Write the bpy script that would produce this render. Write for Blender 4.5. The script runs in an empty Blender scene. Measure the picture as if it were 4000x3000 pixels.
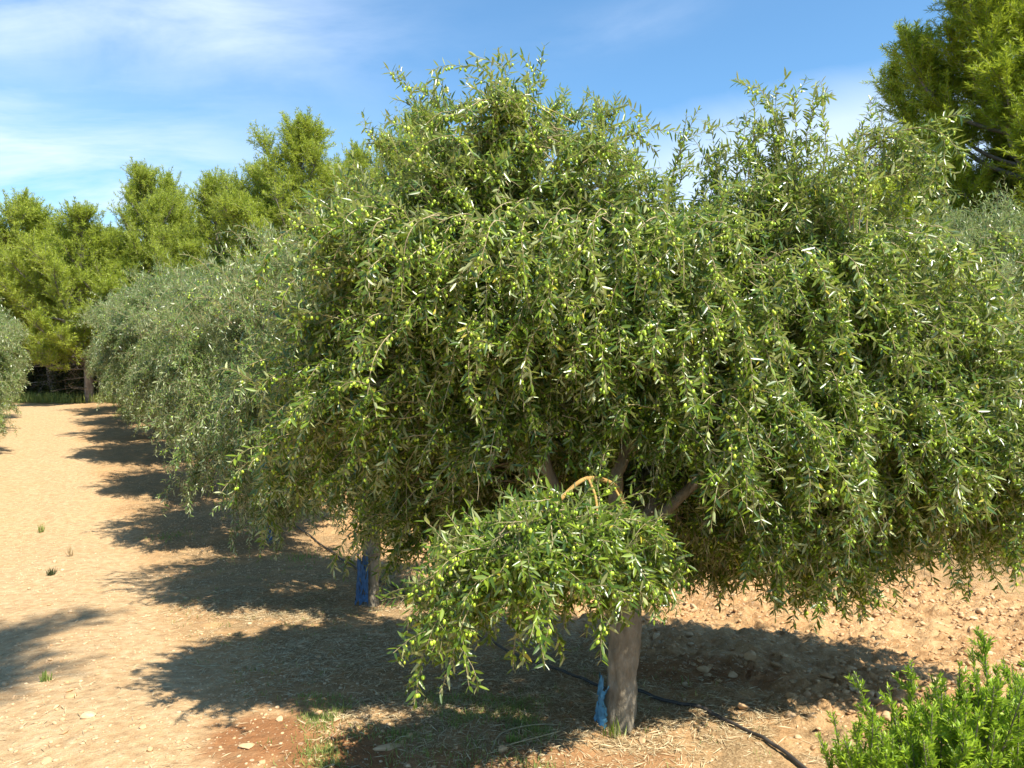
import bpy, math, random
import numpy as np
R = math.radians
PI = math.pi

# ------------------------------------------------------------------ camera, world, sun, exposure
scene = bpy.context.scene
col = scene.collection
cam_d = bpy.data.cameras.new('camera')
cam = bpy.data.objects.new('camera', cam_d); col.objects.link(cam)
cam.location = (0, 0, 1.8)
cam.rotation_euler = (R(90 - 0.95), 0, 0)
cam_d.sensor_width = 36; cam_d.lens = 27
cam_d.clip_start = 0.05; cam_d.clip_end = 2000
scene.camera = cam
scene.view_settings.view_transform = 'Standard'
scene.view_settings.look = 'None'
scene.view_settings.gamma = 1
scene.view_settings.exposure = 1.02

SUN_AZ, SUN_EL = 46.0, 55.5          # sun stands behind the camera, to its right
sx, sy = math.sin(R(SUN_AZ)), -math.cos(R(SUN_AZ))
sun_vec = np.array([sx*math.cos(R(SUN_EL)), sy*math.cos(R(SUN_EL)), math.sin(R(SUN_EL))])
sd = bpy.data.lights.new('sun', 'SUN'); sd.energy = 5.0; sd.angle = R(0.55); sd.color = (1.0, 0.93, 0.80)
sun = bpy.data.objects.new('sun', sd); col.objects.link(sun)
from mathutils import Vector
sun.rotation_euler = Vector(sun_vec.tolist()).to_track_quat('Z', 'Y').to_euler()

world = bpy.data.worlds.new('World'); scene.world = world; world.use_nodes = True


class NT:
    """tiny node-tree writer"""
    def __init__(self, tree):
        self.t = tree; self.n = tree.nodes; self.l = tree.links
        self.n.clear()
    def node(self, typ, **kw):
        n = self.n.new(typ)
        for k, v in kw.items():
            if k == 'ins':
                for a, b in v.items():
                    self.put(n.inputs[a], b)
            else:
                setattr(n, k, v)
        return n
    def put(self, sock, v):
        if isinstance(v, bpy.types.NodeSocket): self.l.new(v, sock)
        elif isinstance(v, bpy.types.Node): self.l.new(v.outputs[0], sock)
        else:
            if isinstance(v, (tuple, list)) and len(v) == 3 and sock.type == 'RGBA': v = (*v, 1)
            sock.default_value = v
    def math(self, op, a, b=0.0, c=0.0, clamp=False):
        n = self.node('ShaderNodeMath', operation=op, use_clamp=clamp)
        self.put(n.inputs[0], a); self.put(n.inputs[1], b); self.put(n.inputs[2], c)
        return n.outputs[0]
    def mix(self, f, a, b, mode='MIX'):
        n = self.node('ShaderNodeMix', data_type='RGBA', blend_type=mode)
        self.put(n.inputs[0], f); self.put(n.inputs[6], a); self.put(n.inputs[7], b)
        return n.outputs[2]
    def ramp(self, f, stops):
        n = self.node('ShaderNodeValToRGB')
        e = n.color_ramp.elements
        while len(e) > 1: e.remove(e[-1])
        for i, (p, c) in enumerate(stops):
            x = e[0] if i == 0 else e.new(p)
            x.position = p
            x.color = (*c, 1) if isinstance(c, (tuple, list)) else (c, c, c, 1)
        self.put(n.inputs[0], f)
        return n.outputs[0]
    def noise(self, vec, scale, detail=4, rough=.55, dist=0.0, out=0):
        n = self.node('ShaderNodeTexNoise')
        if vec is not None: self.put(n.inputs['Vector'], vec)
        n.inputs['Scale'].default_value = scale; n.inputs['Detail'].default_value = detail
        n.inputs['Roughness'].default_value = rough; n.inputs['Distortion'].default_value = dist
        return n.outputs[out]


def build_world():
    w = NT(world.node_tree)
    out = w.node('ShaderNodeOutputWorld'); bg = w.node('ShaderNodeBackground')
    w.put(out.inputs[0], bg.outputs[0])
    bg.inputs[1].default_value = 0.075
    sky = w.node('ShaderNodeTexSky', sky_type='NISHITA', sun_disc=False)
    sky.sun_elevation = R(SUN_EL); sky.sun_rotation = math.atan2(sx, sy)
    sky.air_density = 1.0; sky.dust_density = 0.3; sky.ozone_density = 2.2; sky.altitude = 150
    tc = w.node('ShaderNodeTexCoord')
    sep = w.node('ShaderNodeSeparateXYZ', ins={0: tc.outputs['Generated']})
    x, y, z = sep.outputs
    ya = w.math('MAXIMUM', w.math('ABSOLUTE', y), .05)
    u = w.math('DIVIDE', x, ya); v = w.math('DIVIDE', z, ya)
    def blob(cu, cv, ru, rv, rot=0.0):
        du = w.math('SUBTRACT', u, cu); dv = w.math('SUBTRACT', v, cv)
        c, s = math.cos(rot), math.sin(rot)
        a = w.math('ADD', w.math('MULTIPLY', du, c/ru), w.math('MULTIPLY', dv, s/ru))
        b = w.math('ADD', w.math('MULTIPLY', du, -s/rv), w.math('MULTIPLY', dv, c/rv))
        r2 = w.math('ADD', w.math('MULTIPLY', a, a), w.math('MULTIPLY', b, b))
        return w.math('EXPONENT', w.math('MULTIPLY', r2, -1.0))
    def streaks(sxx, syy, rot, scale, dist, off):
        cmb = w.node('ShaderNodeCombineXYZ', ins={0: u, 1: v, 2: off})
        mp = w.node('ShaderNodeMapping', ins={0: cmb.outputs[0]})
        mp.inputs['Rotation'].default_value = (0, 0, rot); mp.inputs['Scale'].default_value = (sxx, syy, 1)
        return w.noise(mp.outputs[0], scale, 7, .58, dist)
    s1 = streaks(1.6, 6.0, R(12), 1.6, .5, 0.3)
    s2 = streaks(1.2, 7.0, R(14), 2.0, .3, 4.1)
    s3 = streaks(1.3, 2.6, R(-18), 1.4, .8, 7.7)
    f1 = w.ramp(s1, [(.30, 0), (.70, 1)]); f2 = w.ramp(s2, [(.42, 0), (.66, 1)]); f3 = w.ramp(s3, [(.34, 0.08), (.58, 1)])
    m1 = w.math('MULTIPLY', w.math('MULTIPLY', blob(-.44, .47, .26, .085, R(-10)), f3), .80)
    m1b = w.math('MULTIPLY', w.math('MULTIPLY', blob(-.72, .44, .20, .13, R(-10)), f1), .6)
    m2 = w.math('MULTIPLY', w.math('MULTIPLY', blob(-.62, .22, .34, .13, R(-6)), f2), 1.0)
    m2b = w.math('MULTIPLY', blob(-.75, .10, .75, .13), .40)
    # the big soft cloud sheet low on the right: everything under a slanted edge
    edge = w.math('SUBTRACT', w.math('ADD', w.math('MULTIPLY', u, .22), .288), v)
    edge = w.math('ADD', edge, w.math('MULTIPLY', w.math('SUBTRACT', s3, .5), .10))
    sheet = w.ramp(w.math('ADD', w.math('MULTIPLY', edge, 5.0), .5), [(.40, 0), (.78, 1)])
    m3 = w.math('MULTIPLY', w.math('MULTIPLY', sheet, blob(.42, .20, .36, .26)), .88)
    m4 = w.math('MULTIPLY', w.math('MULTIPLY', blob(.13, .44, .13, .03, R(16)), f3), .25)
    tot = m1
    for m in (m1b, m2, m2b, m3, m4): tot = w.math('ADD', tot, m)
    tot = w.math('MINIMUM', tot, .9)
    sk = w.mix(1.0, sky.outputs[0], (1.02, 1.42, 1.54), 'MULTIPLY')
    cl = w.mix(tot, sk, (6.6, 7.6, 9.2))
    w.put(bg.inputs[0], cl)
build_world()

# ------------------------------------------------------------------ helpers
def tag(o, label=None, cat=None, group=None, kind=None):
    if label: o['label'] = label
    if cat: o['category'] = cat
    if group: o['group'] = group
    if kind: o['kind'] = kind
    return o

def empty(name, loc, rz=0, label=None, cat=None, group=None):
    o = bpy.data.objects.new(name, None); col.objects.link(o)
    o.location = tuple(float(a) for a in loc); o.rotation_euler = (0, 0, rz)
    return tag(o, label, cat, group)

def mesh_np(name, V, F, attrs=None, smooth=False):
    """V (n,3); F list of int arrays (m,k); attrs {name: (n,) floats per vertex}"""
    me = bpy.data.meshes.new(name)
    V = np.ascontiguousarray(V, dtype=np.float32)
    me.vertices.add(len(V)); me.vertices.foreach_set('co', V.ravel())
    F = [f for f in F if len(f)]
    tot = np.concatenate([np.full(len(f), f.shape[1], np.int32) for f in F])
    loops = np.concatenate([f.ravel() for f in F]).astype(np.int32)
    start = np.concatenate([[0], np.cumsum(tot)[:-1]]).astype(np.int32)
    me.loops.add(len(loops)); me.loops.foreach_set('vertex_index', loops)
    me.polygons.add(len(tot)); me.polygons.foreach_set('loop_start', start); me.polygons.foreach_set('loop_total', tot)
    if smooth: me.polygons.foreach_set('use_smooth', np.ones(len(tot), bool))
    for k, a in (attrs or {}).items():
        at = me.attributes.new(k, 'FLOAT', 'POINT'); at.data.foreach_set('value', np.ascontiguousarray(a, np.float32))
    me.update(calc_edges=True)
    return me

def link(name, me, mat, parent=None, loc=None):
    o = bpy.data.objects.new(name, me); col.objects.link(o)
    if mat is not None and not me.materials: me.materials.append(mat)
    if parent is not None: o.parent = parent
    if loc is not None: o.location = tuple(float(a) for a in loc)
    return o

def unit(a):
    return a/np.maximum(np.linalg.norm(a, axis=-1, keepdims=True), 1e-9)

def hash2(ix, iy, seed):
    h = (ix.astype(np.int64)*374761393 + iy.astype(np.int64)*668265263 + seed*1442695041) & 0xffffffff
    h = ((h ^ (h >> 13))*1274126177) & 0xffffffff
    return ((h ^ (h >> 16)) & 0xffff)/65535.0
def vnoise(x, y, seed=0):
    ix = np.floor(x); iy = np.floor(y); fx = x-ix; fy = y-iy
    fx = fx*fx*(3-2*fx); fy = fy*fy*(3-2*fy)
    a = hash2(ix, iy, seed); b = hash2(ix+1, iy, seed); c = hash2(ix, iy+1, seed); d = hash2(ix+1, iy+1, seed)
    return (a*(1-fx)+b*fx)*(1-fy)+(c*(1-fx)+d*fx)*fy
def fbm(x, y, sc, octs=4, seed=0, gain=.5):
    s = 0; a = 1; t = 0
    for k in range(octs):
        s = s + a*vnoise(x*sc+17*k, y*sc-9*k, seed+k); t += a; a *= gain; sc = sc*2.03
    return s/t

def smooth01(a, lo, hi):
    t = np.clip((a-lo)/(hi-lo), 0, 1); return t*t*(3-2*t)

# ------------------------------------------------------------------ terrain functions
PY = np.array([-300, 0, 2, 3.8, 6.8, 9.7, 13, 20, 30, 45, 100, 400.])
PZ = np.array([0, 0, .02, .03, -.28, -.40, -.24, .20, .66, 1.2, 2.6, 6.])
_ty = np.linspace(-300, 400, 14001)
_tz = np.interp(_ty, PY, PZ)
_k = np.hanning(31); _k /= _k.sum(); _tz = np.convolve(np.pad(_tz, 15, 'edge'), _k, 'valid')
ROW = .60
def row_off(x, y):                        # sideways offset from the first row of olive trees
    return x - (.55 - ROW*(y-3.8))
def track_mask(x, y):
    o = row_off(x, y) + (fbm(x, y, .9, 3, 5)-.5)*.9
    return smooth01(o, -5.0, -4.3)*(1-smooth01(o, -2.2, -1.6))*(1-smooth01(y, 28, 29.5))
def base_z(x, y):
    return np.interp(y, _ty, _tz) + (fbm(x, y, .35, 3, 3)-.5)*.10
def ground_z(x, y, fine=True):
    x = np.asarray(x, float); y = np.asarray(y, float)
    z = base_z(x, y)
    tm = track_mask(x, y)
    if fine:
        amp = .055*(1-tm) + .010*tm
        soil = smooth01(row_off(x, y), .35, 1.3)
        z = z + (fbm(x, y, 5.5, 4, 11, .55)-.5)*amp*(1+1.0*soil)
        z = z + np.maximum(fbm(x, y, 16, 3, 23, .6)-.50, 0)*.16*soil*(1-tm)
        z = z - .015*tm*np.cos(np.clip((row_off(x, y)+3.3)/1.0, -1.6, 1.6)*PI*1.3)
    return z

def at(px, py, d):
    """point at depth d that the photograph shows at (px,py) of 4000x3000"""
    return np.array([(px-2000)/3000*d, d, 1.8+(1450-py)/3000*d])

# ------------------------------------------------------------------ materials
def new_mat(name):
    m = bpy.data.materials.new(name); m.use_nodes = True
    return m, NT(m.node_tree)

def leaf_mat(name, top_a, top_b, under, trans, rough=.42, under_mix=.9, spec=.5, tmix=.35, yellow=None):
    m, w = new_mat(name)
    out = w.node('ShaderNodeOutputMaterial')
    a = w.node('ShaderNodeAttribute', attribute_name='tint')
    geo = w.node('ShaderNodeNewGeometry')
    c = w.mix(a.outputs['Fac'], top_a, top_b)
    if yellow is not None:
        c = w.mix(w.math('GREATER_THAN', a.outputs['Fac'], .985), c, yellow)
    c = w.mix(w.math('MULTIPLY', geo.outputs['Backfacing'], under_mix), c, under)
    p = w.node('ShaderNodeBsdfPrincipled', ins={'Base Color': c, 'Roughness': rough, 'Specular IOR Level': spec})
    t = w.node('ShaderNodeBsdfTranslucent', ins={0: w.mix(.5, c, trans)})
    ms = w.node('ShaderNodeMixShader', ins={0: tmix, 1: p.outputs[0], 2: t.outputs[0]})
    w.put(out.inputs[0], ms.outputs[0])
    return m

M = {}
M['olive_leaf'] = leaf_mat('olive_leaf', (.022, .068, .010), (.27, .36, .030), (.40, .43, .20), (.50, .66, .03), .32, .9, .6, .25, (.42, .36, .04))
M['olive_leaf_far'] = leaf_mat('olive_leaf_far', (.045, .100, .024), (.31, .39, .085), (.45, .49, .28), (.34, .46, .05), .36, .85, .6, .26, (.36, .34, .06))
M['pine_needle'] = leaf_mat('pine_needle', (.20, .28, .036), (.47, .54, .080), (.30, .36, .05), (.52, .62, .06), .5, .3, .3, .42)
M['pine_needle_deep'] = leaf_mat('pine_needle_deep', (.19, .28, .022), (.45, .54, .045), (.28, .35, .04), (.5, .6, .05), .5, .3, .3, .38)
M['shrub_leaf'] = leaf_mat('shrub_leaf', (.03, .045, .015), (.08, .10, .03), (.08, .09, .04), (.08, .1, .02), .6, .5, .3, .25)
M['rosemary_leaf'] = leaf_mat('rosemary_leaf', (.11, .23, .016), (.40, .52, .030), (.22, .34, .05), (.40, .62, .04), .42, .5, .4, .35)
M['grass_blade'] = leaf_mat('grass_blade', (.13, .20, .045), (.32, .36, .10), (.2, .26, .07), (.34, .44, .09), .55, .3, .3, .3)
M['straw'] = leaf_mat('straw', (.36, .27, .14), (.72, .60, .38), (.52, .42, .25), (.4, .3, .15), .7, .3, .2, .15)

def mk_fruit():
    m, w = new_mat('olive_fruit')
    out = w.node('ShaderNodeOutputMaterial')
    a = w.node('ShaderNodeAttribute', attribute_name='tint')
    tc = w.node('ShaderNodeTexCoord')
    c = w.mix(a.outputs['Fac'], (.25, .42, .028), (.56, .68, .065))
    sp = w.noise(tc.outputs['Object'], 900, 2)
    c = w.mix(w.math('MULTIPLY', w.math('GREATER_THAN', sp, .66), .35), c, (.5, .6, .2))
    p = w.node('ShaderNodeBsdfPrincipled', ins={'Base Color': c, 'Roughness': .38, 'Subsurface Weight': .15, 'Subsurface Radius': (.004, .006, .001)})
    p.inputs['Subsurface Scale'].default_value = .5
    w.put(out.inputs[0], p.outputs[0]); return m
M['olive_fruit'] = mk_fruit()

def bark(name, ca, cb, cc, scale, bump=.35, stretch=.3):
    m, w = new_mat(name)
    out = w.node('ShaderNodeOutputMaterial')
    tc = w.node('ShaderNodeTexCoord')
    mp = w.node('ShaderNodeMapping', ins={0: tc.outputs['Object']}); mp.inputs['Scale'].default_value = (1, 1, stretch)
    n1 = w.noise(mp.outputs[0], scale, 6, .65, .3)
    n2 = w.noise(tc.outputs['Object'], scale*.18, 3, .5)
    vo = w.node('ShaderNodeTexVoronoi', feature='DISTANCE_TO_EDGE', ins={'Vector': mp.outputs[0], 'Scale': scale*.7})
    c = w.ramp(n1, [(.30, ca), (.55, cb), (.75, cc)])
    c = w.mix(w.ramp(n2, [(.45, 0), (.62, .55)]), c, tuple(k*.62 for k in cb))
    h = w.math('ADD', n1, w.math('MULTIPLY', w.math('MINIMUM', vo.outputs[0], .12), .9))
    b = w.node('ShaderNodeBump', ins={'Strength': bump, 'Distance': .02, 'Height': h})
    p = w.node('ShaderNodeBsdfPrincipled', ins={'Base Color': c, 'Roughness': .9, 'Normal': b.outputs[0], 'Specular IOR Level': .2})
    w.put(out.inputs[0], p.outputs[0]); return m
M['olive_bark'] = bark('olive_bark', (.15, .125, .085), (.26, .225, .165), (.37, .33, .26), 30, .7, .4)
M['olive_twig'] = bark('olive_twig', (.26, .20, .11), (.40, .33, .19), (.48, .42, .28), 40, .2)
M['ochre_bark'] = bark('ochre_bark', (.30, .17, .055), (.46, .28, .09), (.52, .36, .15), 50, .2)
M['pine_bark'] = bark('pine_bark', (.14, .12, .10), (.25, .22, .19), (.38, .35, .31), 14, .8, .35)

def simple(name, c, rough=.6, nz=None, amt=.25, spec=.4):
    m, w = new_mat(name)
    out = w.node('ShaderNodeOutputMaterial')
    p = w.node('ShaderNodeBsdfPrincipled', ins={'Roughness': rough, 'Specular IOR Level': spec})
    tc = w.node('ShaderNodeTexCoord')
    n = w.noise(tc.outputs['Object'], nz or 20, 5, .6)
    cc = w.mix(w.ramp(n, [(.35, 0), (.65, 1)]), tuple(k*(1-amt) for k in c), tuple(min(1, k*(1+amt)) for k in c))
    w.put(p.inputs['Base Color'], cc)
    w.put(out.inputs[0], p.outputs[0]); return m
M['blue_wrap'] = simple('blue_wrap', (.085, .25, .38), .5, 30, .35)
M['blue_wrap_shaded'] = simple('blue_wrap_shaded', (.030, .095, .20), .55, 30, .35)  # same blue plastic, with the shade under the row put into its colour
M['hose'] = simple('hose', (.055, .048, .042), .45, 12, .4)

def mk_stone():
    m, w = new_mat('limestone')
    out = w.node('ShaderNodeOutputMaterial')
    geo = w.node('ShaderNodeNewGeometry'); a = w.node('ShaderNodeAttribute', attribute_name='tint')
    n = w.noise(geo.outputs['Position'], 34, 6, .65)
    c = w.mix(a.outputs['Fac'], (.46, .28, .135), (.60, .46, .29))
    c = w.mix(w.ramp(n, [(.4, .0), (.65, .6)]), c, (.44, .26, .12))
    b = w.node('ShaderNodeBump', ins={'Strength': .5, 'Distance': .01, 'Height': n})
    p = w.node('ShaderNodeBsdfPrincipled', ins={'Base Color': c, 'Roughness': .9, 'Normal': b.outputs[0], 'Specular IOR Level': .2})
    w.put(out.inputs[0], p.outputs[0]); return m
M['stone'] = mk_stone()

def mk_ground():
    m, w = new_mat('earth')
    out = w.node('ShaderNodeOutputMaterial')
    geo = w.node('ShaderNodeNewGeometry'); P = geo.outputs['Position']
    tr = w.node('ShaderNodeAttribute', attribute_name='track').outputs['Fac']
    rd = w.node('ShaderNodeAttribute', attribute_name='red').outputs['Fac']
    lit = w.node('ShaderNodeAttribute', attribute_name='litter').outputs['Fac']
    n1 = w.noise(P, 1.3, 5, .6); n2 = w.noise(P, 14, 6, .65); n3 = w.noise(P, 75, 4, .6); n4 = w.noise(P, 4.5, 5, .6, .4)
    vo = w.node('ShaderNodeTexVoronoi', ins={'Vector': P, 'Scale': 42.0}); vo.inputs['Randomness'].default_value = 1
    vo2 = w.node('ShaderNodeTexVoronoi', ins={'Vector': P, 'Scale': 15.0})
    soil = w.ramp(n2, [(.30, (.27, .145, .06)), (.5, (.41, .24, .11)), (.70, (.54, .36, .19))])
    soil = w.mix(w.ramp(n1, [(.42, 0), (.62, .5)]), soil, (.58, .38, .19))
    track = w.ramp(n2, [(.30, (.34, .22, .115)), (.5, (.46, .32, .175)), (.70, (.58, .43, .255))])
    track = w.mix(w.ramp(n4, [(.45, 0), (.7, .35)]), track, (.50, .30, .14))
    litter = w.ramp(n3, [(.3, (.17, .11, .055)), (.5, (.29, .195, .10)), (.72, (.46, .34, .19))])
    red = w.ramp(n2, [(.3, (.20, .085, .035)), (.7, (.34, .17, .075))])
    c = w.mix(tr, soil, track)
    lf = w.math('MULTIPLY', lit, w.ramp(n4, [(.38, .15), (.55, .95)]))
    c = w.mix(lf, c, litter)
    c = w.mix(w.math('MULTIPLY', rd, w.ramp(n2, [(.30, .55), (.5, 1)])), c, red)
    # pale grit and small stones bedded in the earth
    peb = w.math('LESS_THAN', vo.outputs['Distance'], w.math('MULTIPLY', w.math('SUBTRACT', vo.outputs['Color'], .35), .55))
    c = w.mix(w.math('MULTIPLY', peb, .65), c, (.66, .52, .34))
    vo3 = w.node('ShaderNodeTexVoronoi', ins={'Vector': P, 'Scale': 17.0})
    sm = w.node('ShaderNodeSeparateColor', ins={0: vo3.outputs['Color']})
    big = w.math('LESS_THAN', vo3.outputs['Distance'], w.math('MULTIPLY', w.math('SUBTRACT', sm.outputs[0], .55), .60))
    c = w.mix(w.math('MULTIPLY', big, .6), c, w.mix(sm.outputs[1], (.42, .27, .15), (.68, .55, .38)))
    n5 = w.noise(P, 160, 3, .7)
    c = w.mix(w.ramp(n5, [(.40, .45), (.52, 0)]), c, w.mix(1.0, c, (.55, .50, .45), 'MULTIPLY'))
    h = w.math('ADD', w.math('MULTIPLY', n2, .8), w.math('MULTIPLY', n3, .35))
    h = w.math('ADD', h, w.math('MULTIPLY', w.math('SUBTRACT', .4, vo2.outputs['Distance']), .35))
    h = w.math('ADD', h, w.math('ADD', w.math('MULTIPLY', peb, .25), w.math('MULTIPLY', big, .4)))
    b = w.node('ShaderNodeBump', ins={'Strength': .75, 'Distance': .035, 'Height': h})
    p = w.node('ShaderNodeBsdfPrincipled', ins={'Base Color': c, 'Roughness': .95, 'Normal': b.outputs[0], 'Specular IOR Level': .1})
    w.put(out.inputs[0], p.outputs[0]); return m
M['earth'] = mk_ground()

# ------------------------------------------------------------------ ground, one height field split into track and orchard floor
def axis(lo, a, b, hi, h, grow, hmax):
    mid = list(np.arange(a, b, h))
    up = []; s = h; x = mid[-1]
    while x < hi: s = min(s*grow, hmax); x += s; up.append(x)
    dn = []; s = h; x = mid[0]
    while x > lo: s = min(s*grow, hmax); x -= s; dn.append(x)
    return np.array(dn[::-1]+mid+up)

def in_red(x, y):
    n = fbm(x, y, 3.2, 4, 41)
    a = smooth01(1-np.hypot((x+1.02)/.62, (y-3.55)/.62)+(n-.5)*2.0, .0, .55)
    b = smooth01(1-np.hypot((x-.2)/1.2, (y-3.35)/.28)+(n-.5)*1.3, .15, .45)*.6
    c = smooth01(1-np.hypot((x-1.15)/.75, (y-4.7)/.42)+(n-.5)*1.1, .15, .5)*.55
    return np.maximum(np.maximum(a, b), c)

def build_ground():
    xs = axis(-260, -4.6, 4.2, 260, .028, 1.045, 9.0)
    ys = axis(-60, 2.7, 8.6, 400, .028, 1.03, 9.0)
    X, Y = np.meshgrid(xs, ys)
    Z = ground_z(X, Y)
    nx, ny = len(xs), len(ys)
    V = np.stack([X, Y, Z], -1).reshape(-1, 3)
    i = np.arange(ny-1)[:, None]*nx + np.arange(nx-1)[None]
    F = np.stack([i, i+1, i+1+nx, i+nx], -1).reshape(-1, 4)
    tm = track_mask(X, Y).ravel()
    o = row_off(X, Y) + (fbm(X, Y, 1.2, 3, 61)-.5)*.8
    lit = (smooth01(o, -2.0, -1.3)*(1-smooth01(o, .75, 1.3)) + smooth01(o, 5.6, 6.4)*(1-smooth01(o, 8.6, 9.4)))
    lit = np.maximum(lit, smooth01(Y, 28.2, 29.5))*(1-tm.reshape(X.shape))
    red = in_red(X, Y)
    lit = (lit*(1-red.clip(0, 1)*.7)).ravel(); red = red.ravel()
    ft = tm[F].mean(1) > .5
    for nm, sel, lab, cat in (('ground', ~ft, 'stony orange orchard earth with dry grass litter under the olive trees', 'ground'),
                              ('dirt_track', ft, 'pale sunlit dirt track running between the olive rows to the pines', 'track')):
        f = F[sel]; used = np.unique(f); rm = np.zeros(len(V), np.int64); rm[used] = np.arange(len(used))
        me = mesh_np(nm, V[used], [rm[f]], {'track': tm[used], 'red': red[used], 'litter': lit[used]}, True)
        tag(link(nm, me, M['earth']), lab, cat, kind='structure')
build_ground()

# ------------------------------------------------------------------ tube, leaf and fruit builders (all numpy)
def tubes(P, Rr, sides=4):
    """P (S,K,3) polylines, Rr (S,K) radii -> V, F"""
    S, K, _ = P.shape
    T = np.empty_like(P); T[:, 1:-1] = P[:, 2:]-P[:, :-2]; T[:, 0] = P[:, 1]-P[:, 0]; T[:, -1] = P[:, -1]-P[:, -2]
    T = unit(T)
    ref = np.where(np.abs(T[:, :1, 2:3]) > .8, np.array([1., 0, 0]), np.array([0, 0, 1.]))
    ref = np.broadcast_to(ref, T.shape)
    A = unit(np.cross(T, ref)); B = np.cross(T, A)
    for k in range(1, K):                                  # carry the frame along so tubes do not twist
        a = A[:, k-1]-T[:, k]*np.sum(A[:, k-1]*T[:, k], -1, keepdims=True)
        A[:, k] = unit(a); B[:, k] = np.cross(T[:, k], A[:, k])
    ang = np.arange(sides)*2*PI/sides
    ring = (A[:, :, None]*np.cos(ang)[None, None, :, None]+B[:, :, None]*np.sin(ang)[None, None, :, None])*Rr[:, :, None, None]
    V = (P[:, :, None]+ring).reshape(-1, 3)
    base = (np.arange(S)[:, None, None]*K+np.arange(K-1)[None, :, None])*sides
    j = np.arange(sides)[None, None]; jn = (j+1) % sides
    F = np.stack([base+j, base+jn, base+sides+jn, base+sides+j], -1).reshape(-1, 4)
    return V, F

def merge(parts):
    Vs = []; Fs = {}; off = 0
    for V, F in parts:
        for f in (F if isinstance(F, list) else [F]):
            if len(f): Fs.setdefault(f.shape[1], []).append(f+off)
        Vs.append(V); off += len(V)
    return np.concatenate(Vs), [np.concatenate(v) for v in Fs.values()]

LEAF8 = (np.array([[0, 0, 0], [-.5, .30, .0], [0, .30, -.14], [.5, .30, .0], [-.42, .68, -.02], [0, .68, -.14], [.42, .68, -.02], [0, 1, -.08]]),
         [np.array([[0, 3, 2], [0, 2, 1], [4, 5, 7], [5, 6, 7]]), np.array([[2, 3, 6, 5], [1, 2, 5, 4]])])
LEAF6 = (np.array([[0, 0, 0], [-.5, .32, 0], [.5, .32, 0], [-.4, .70, -.03], [.4, .70, -.03], [0, 1, -.1]]),
         [np.array([[0, 2, 1], [3, 4, 5]]), np.array([[1, 2, 4, 3]])])
LEAF4 = (np.array([[0, 0, 0], [.5, .45, 0], [0, 1, -.05], [-.5, .45, 0]]), [np.array([[0, 1, 2, 3]])])
def leaves(pos, A, N, L, W, tint, tmpl, curve=0.12):
    T, F = tmpl
    A = unit(A); N = unit(N-A*np.sum(A*N, -1, keepdims=True)); B = np.cross(A, N)
    n = len(pos); k = len(T)
    bend = -(T[:, 1]**2)*curve
    V = (pos[:, None] + A[:, None]*(T[None, :, 1, None]*L[:, None, None]) + B[:, None]*(T[None, :, 0, None]*W[:, None, None])
         + N[:, None]*(T[None, :, 2, None]*W[:, None, None] + bend[None, :, None]*L[:, None, None]))
    off = (np.arange(n)*k)[:, None, None]
    Fo = [(f[None]+off).reshape(-1, f.shape[1]) for f in F]
    return V.reshape(-1, 3), Fo, np.repeat(tint, k)

def fruit_tmpl(seg, rings):
    V = [(0, 0, 1)]
    for r in range(1, rings):
        a = PI*r/rings
        for s in range(seg): V.append((math.sin(a)*math.cos(2*PI*s/seg), math.sin(a)*math.sin(2*PI*s/seg), math.cos(a)))
    V.append((0, 0, -1.0)); V = np.array(V)
    q = []; t = []
    for s in range(seg):
        t.append((0, 1+s, 1+(s+1) % seg)); b = 1+(rings-2)*seg
        t.append((len(V)-1, b+(s+1) % seg, b+s))
        for r in range(rings-2):
            a0 = 1+r*seg; a1 = a0+seg
            q.append((a0+s, a1+s, a1+(s+1) % seg, a0+(s+1) % seg))
    return V, [np.array(t), np.array(q)]
def blobs(pos, rx, rz, tint, tmpl, axis=None, rng=None):
    T, F = tmpl; n = len(pos); k = len(T)
    if axis is None: axis = np.tile([0, 0, 1.], (n, 1))
    axis = unit(axis); ref = np.tile([1., .13, 0], (n, 1)); A = unit(np.cross(axis, ref)); B = np.cross(axis, A)
    V = pos[:, None]+A[:, None]*(T[None, :, 0, None]*rx[:, None, None])+B[:, None]*(T[None, :, 1, None]*rx[:, None, None])+axis[:, None]*(T[None, :, 2, None]*rz[:, None, None])
    off = (np.arange(n)*k)[:, None, None]
    return V.reshape(-1, 3), [(f[None]+off).reshape(-1, f.shape[1]) for f in F], np.repeat(tint, k)

def curve_pts(ctrl, n):
    """Catmull-Rom through control points, n samples"""
    c = np.asarray(ctrl, float); c = np.vstack([2*c[0]-c[1], c, 2*c[-1]-c[-2]])
    t = np.linspace(0, len(c)-3-1e-6, n); i = t.astype(int); f = (t-i)[:, None]
    p0, p1, p2, p3 = c[i], c[i+1], c[i+2], c[i+3]
    return .5*((2*p1)+(-p0+p2)*f+(2*p0-5*p1+4*p2-p3)*f**2+(-p0+3*p1-3*p2+p3)*f**3)

def grow(rng, P0, D0, L, grav, K=13, wander=.10):
    """arching shoots: start points, start directions, lengths, gravity"""
    S = len(P0); P = np.empty((S, K, 3)); P[:, 0] = P0; D = unit(D0); ds = (L/(K-1))[:, None]
    for k in range(1, K):
        D = D + rng.normal(0, wander, (S, 3)); D[:, 2] -= grav*ds[:, 0]*(.5+1.3*k/K)*2.0
        D = unit(D); P[:, k] = P[:, k-1]+D*ds
    return P

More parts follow.
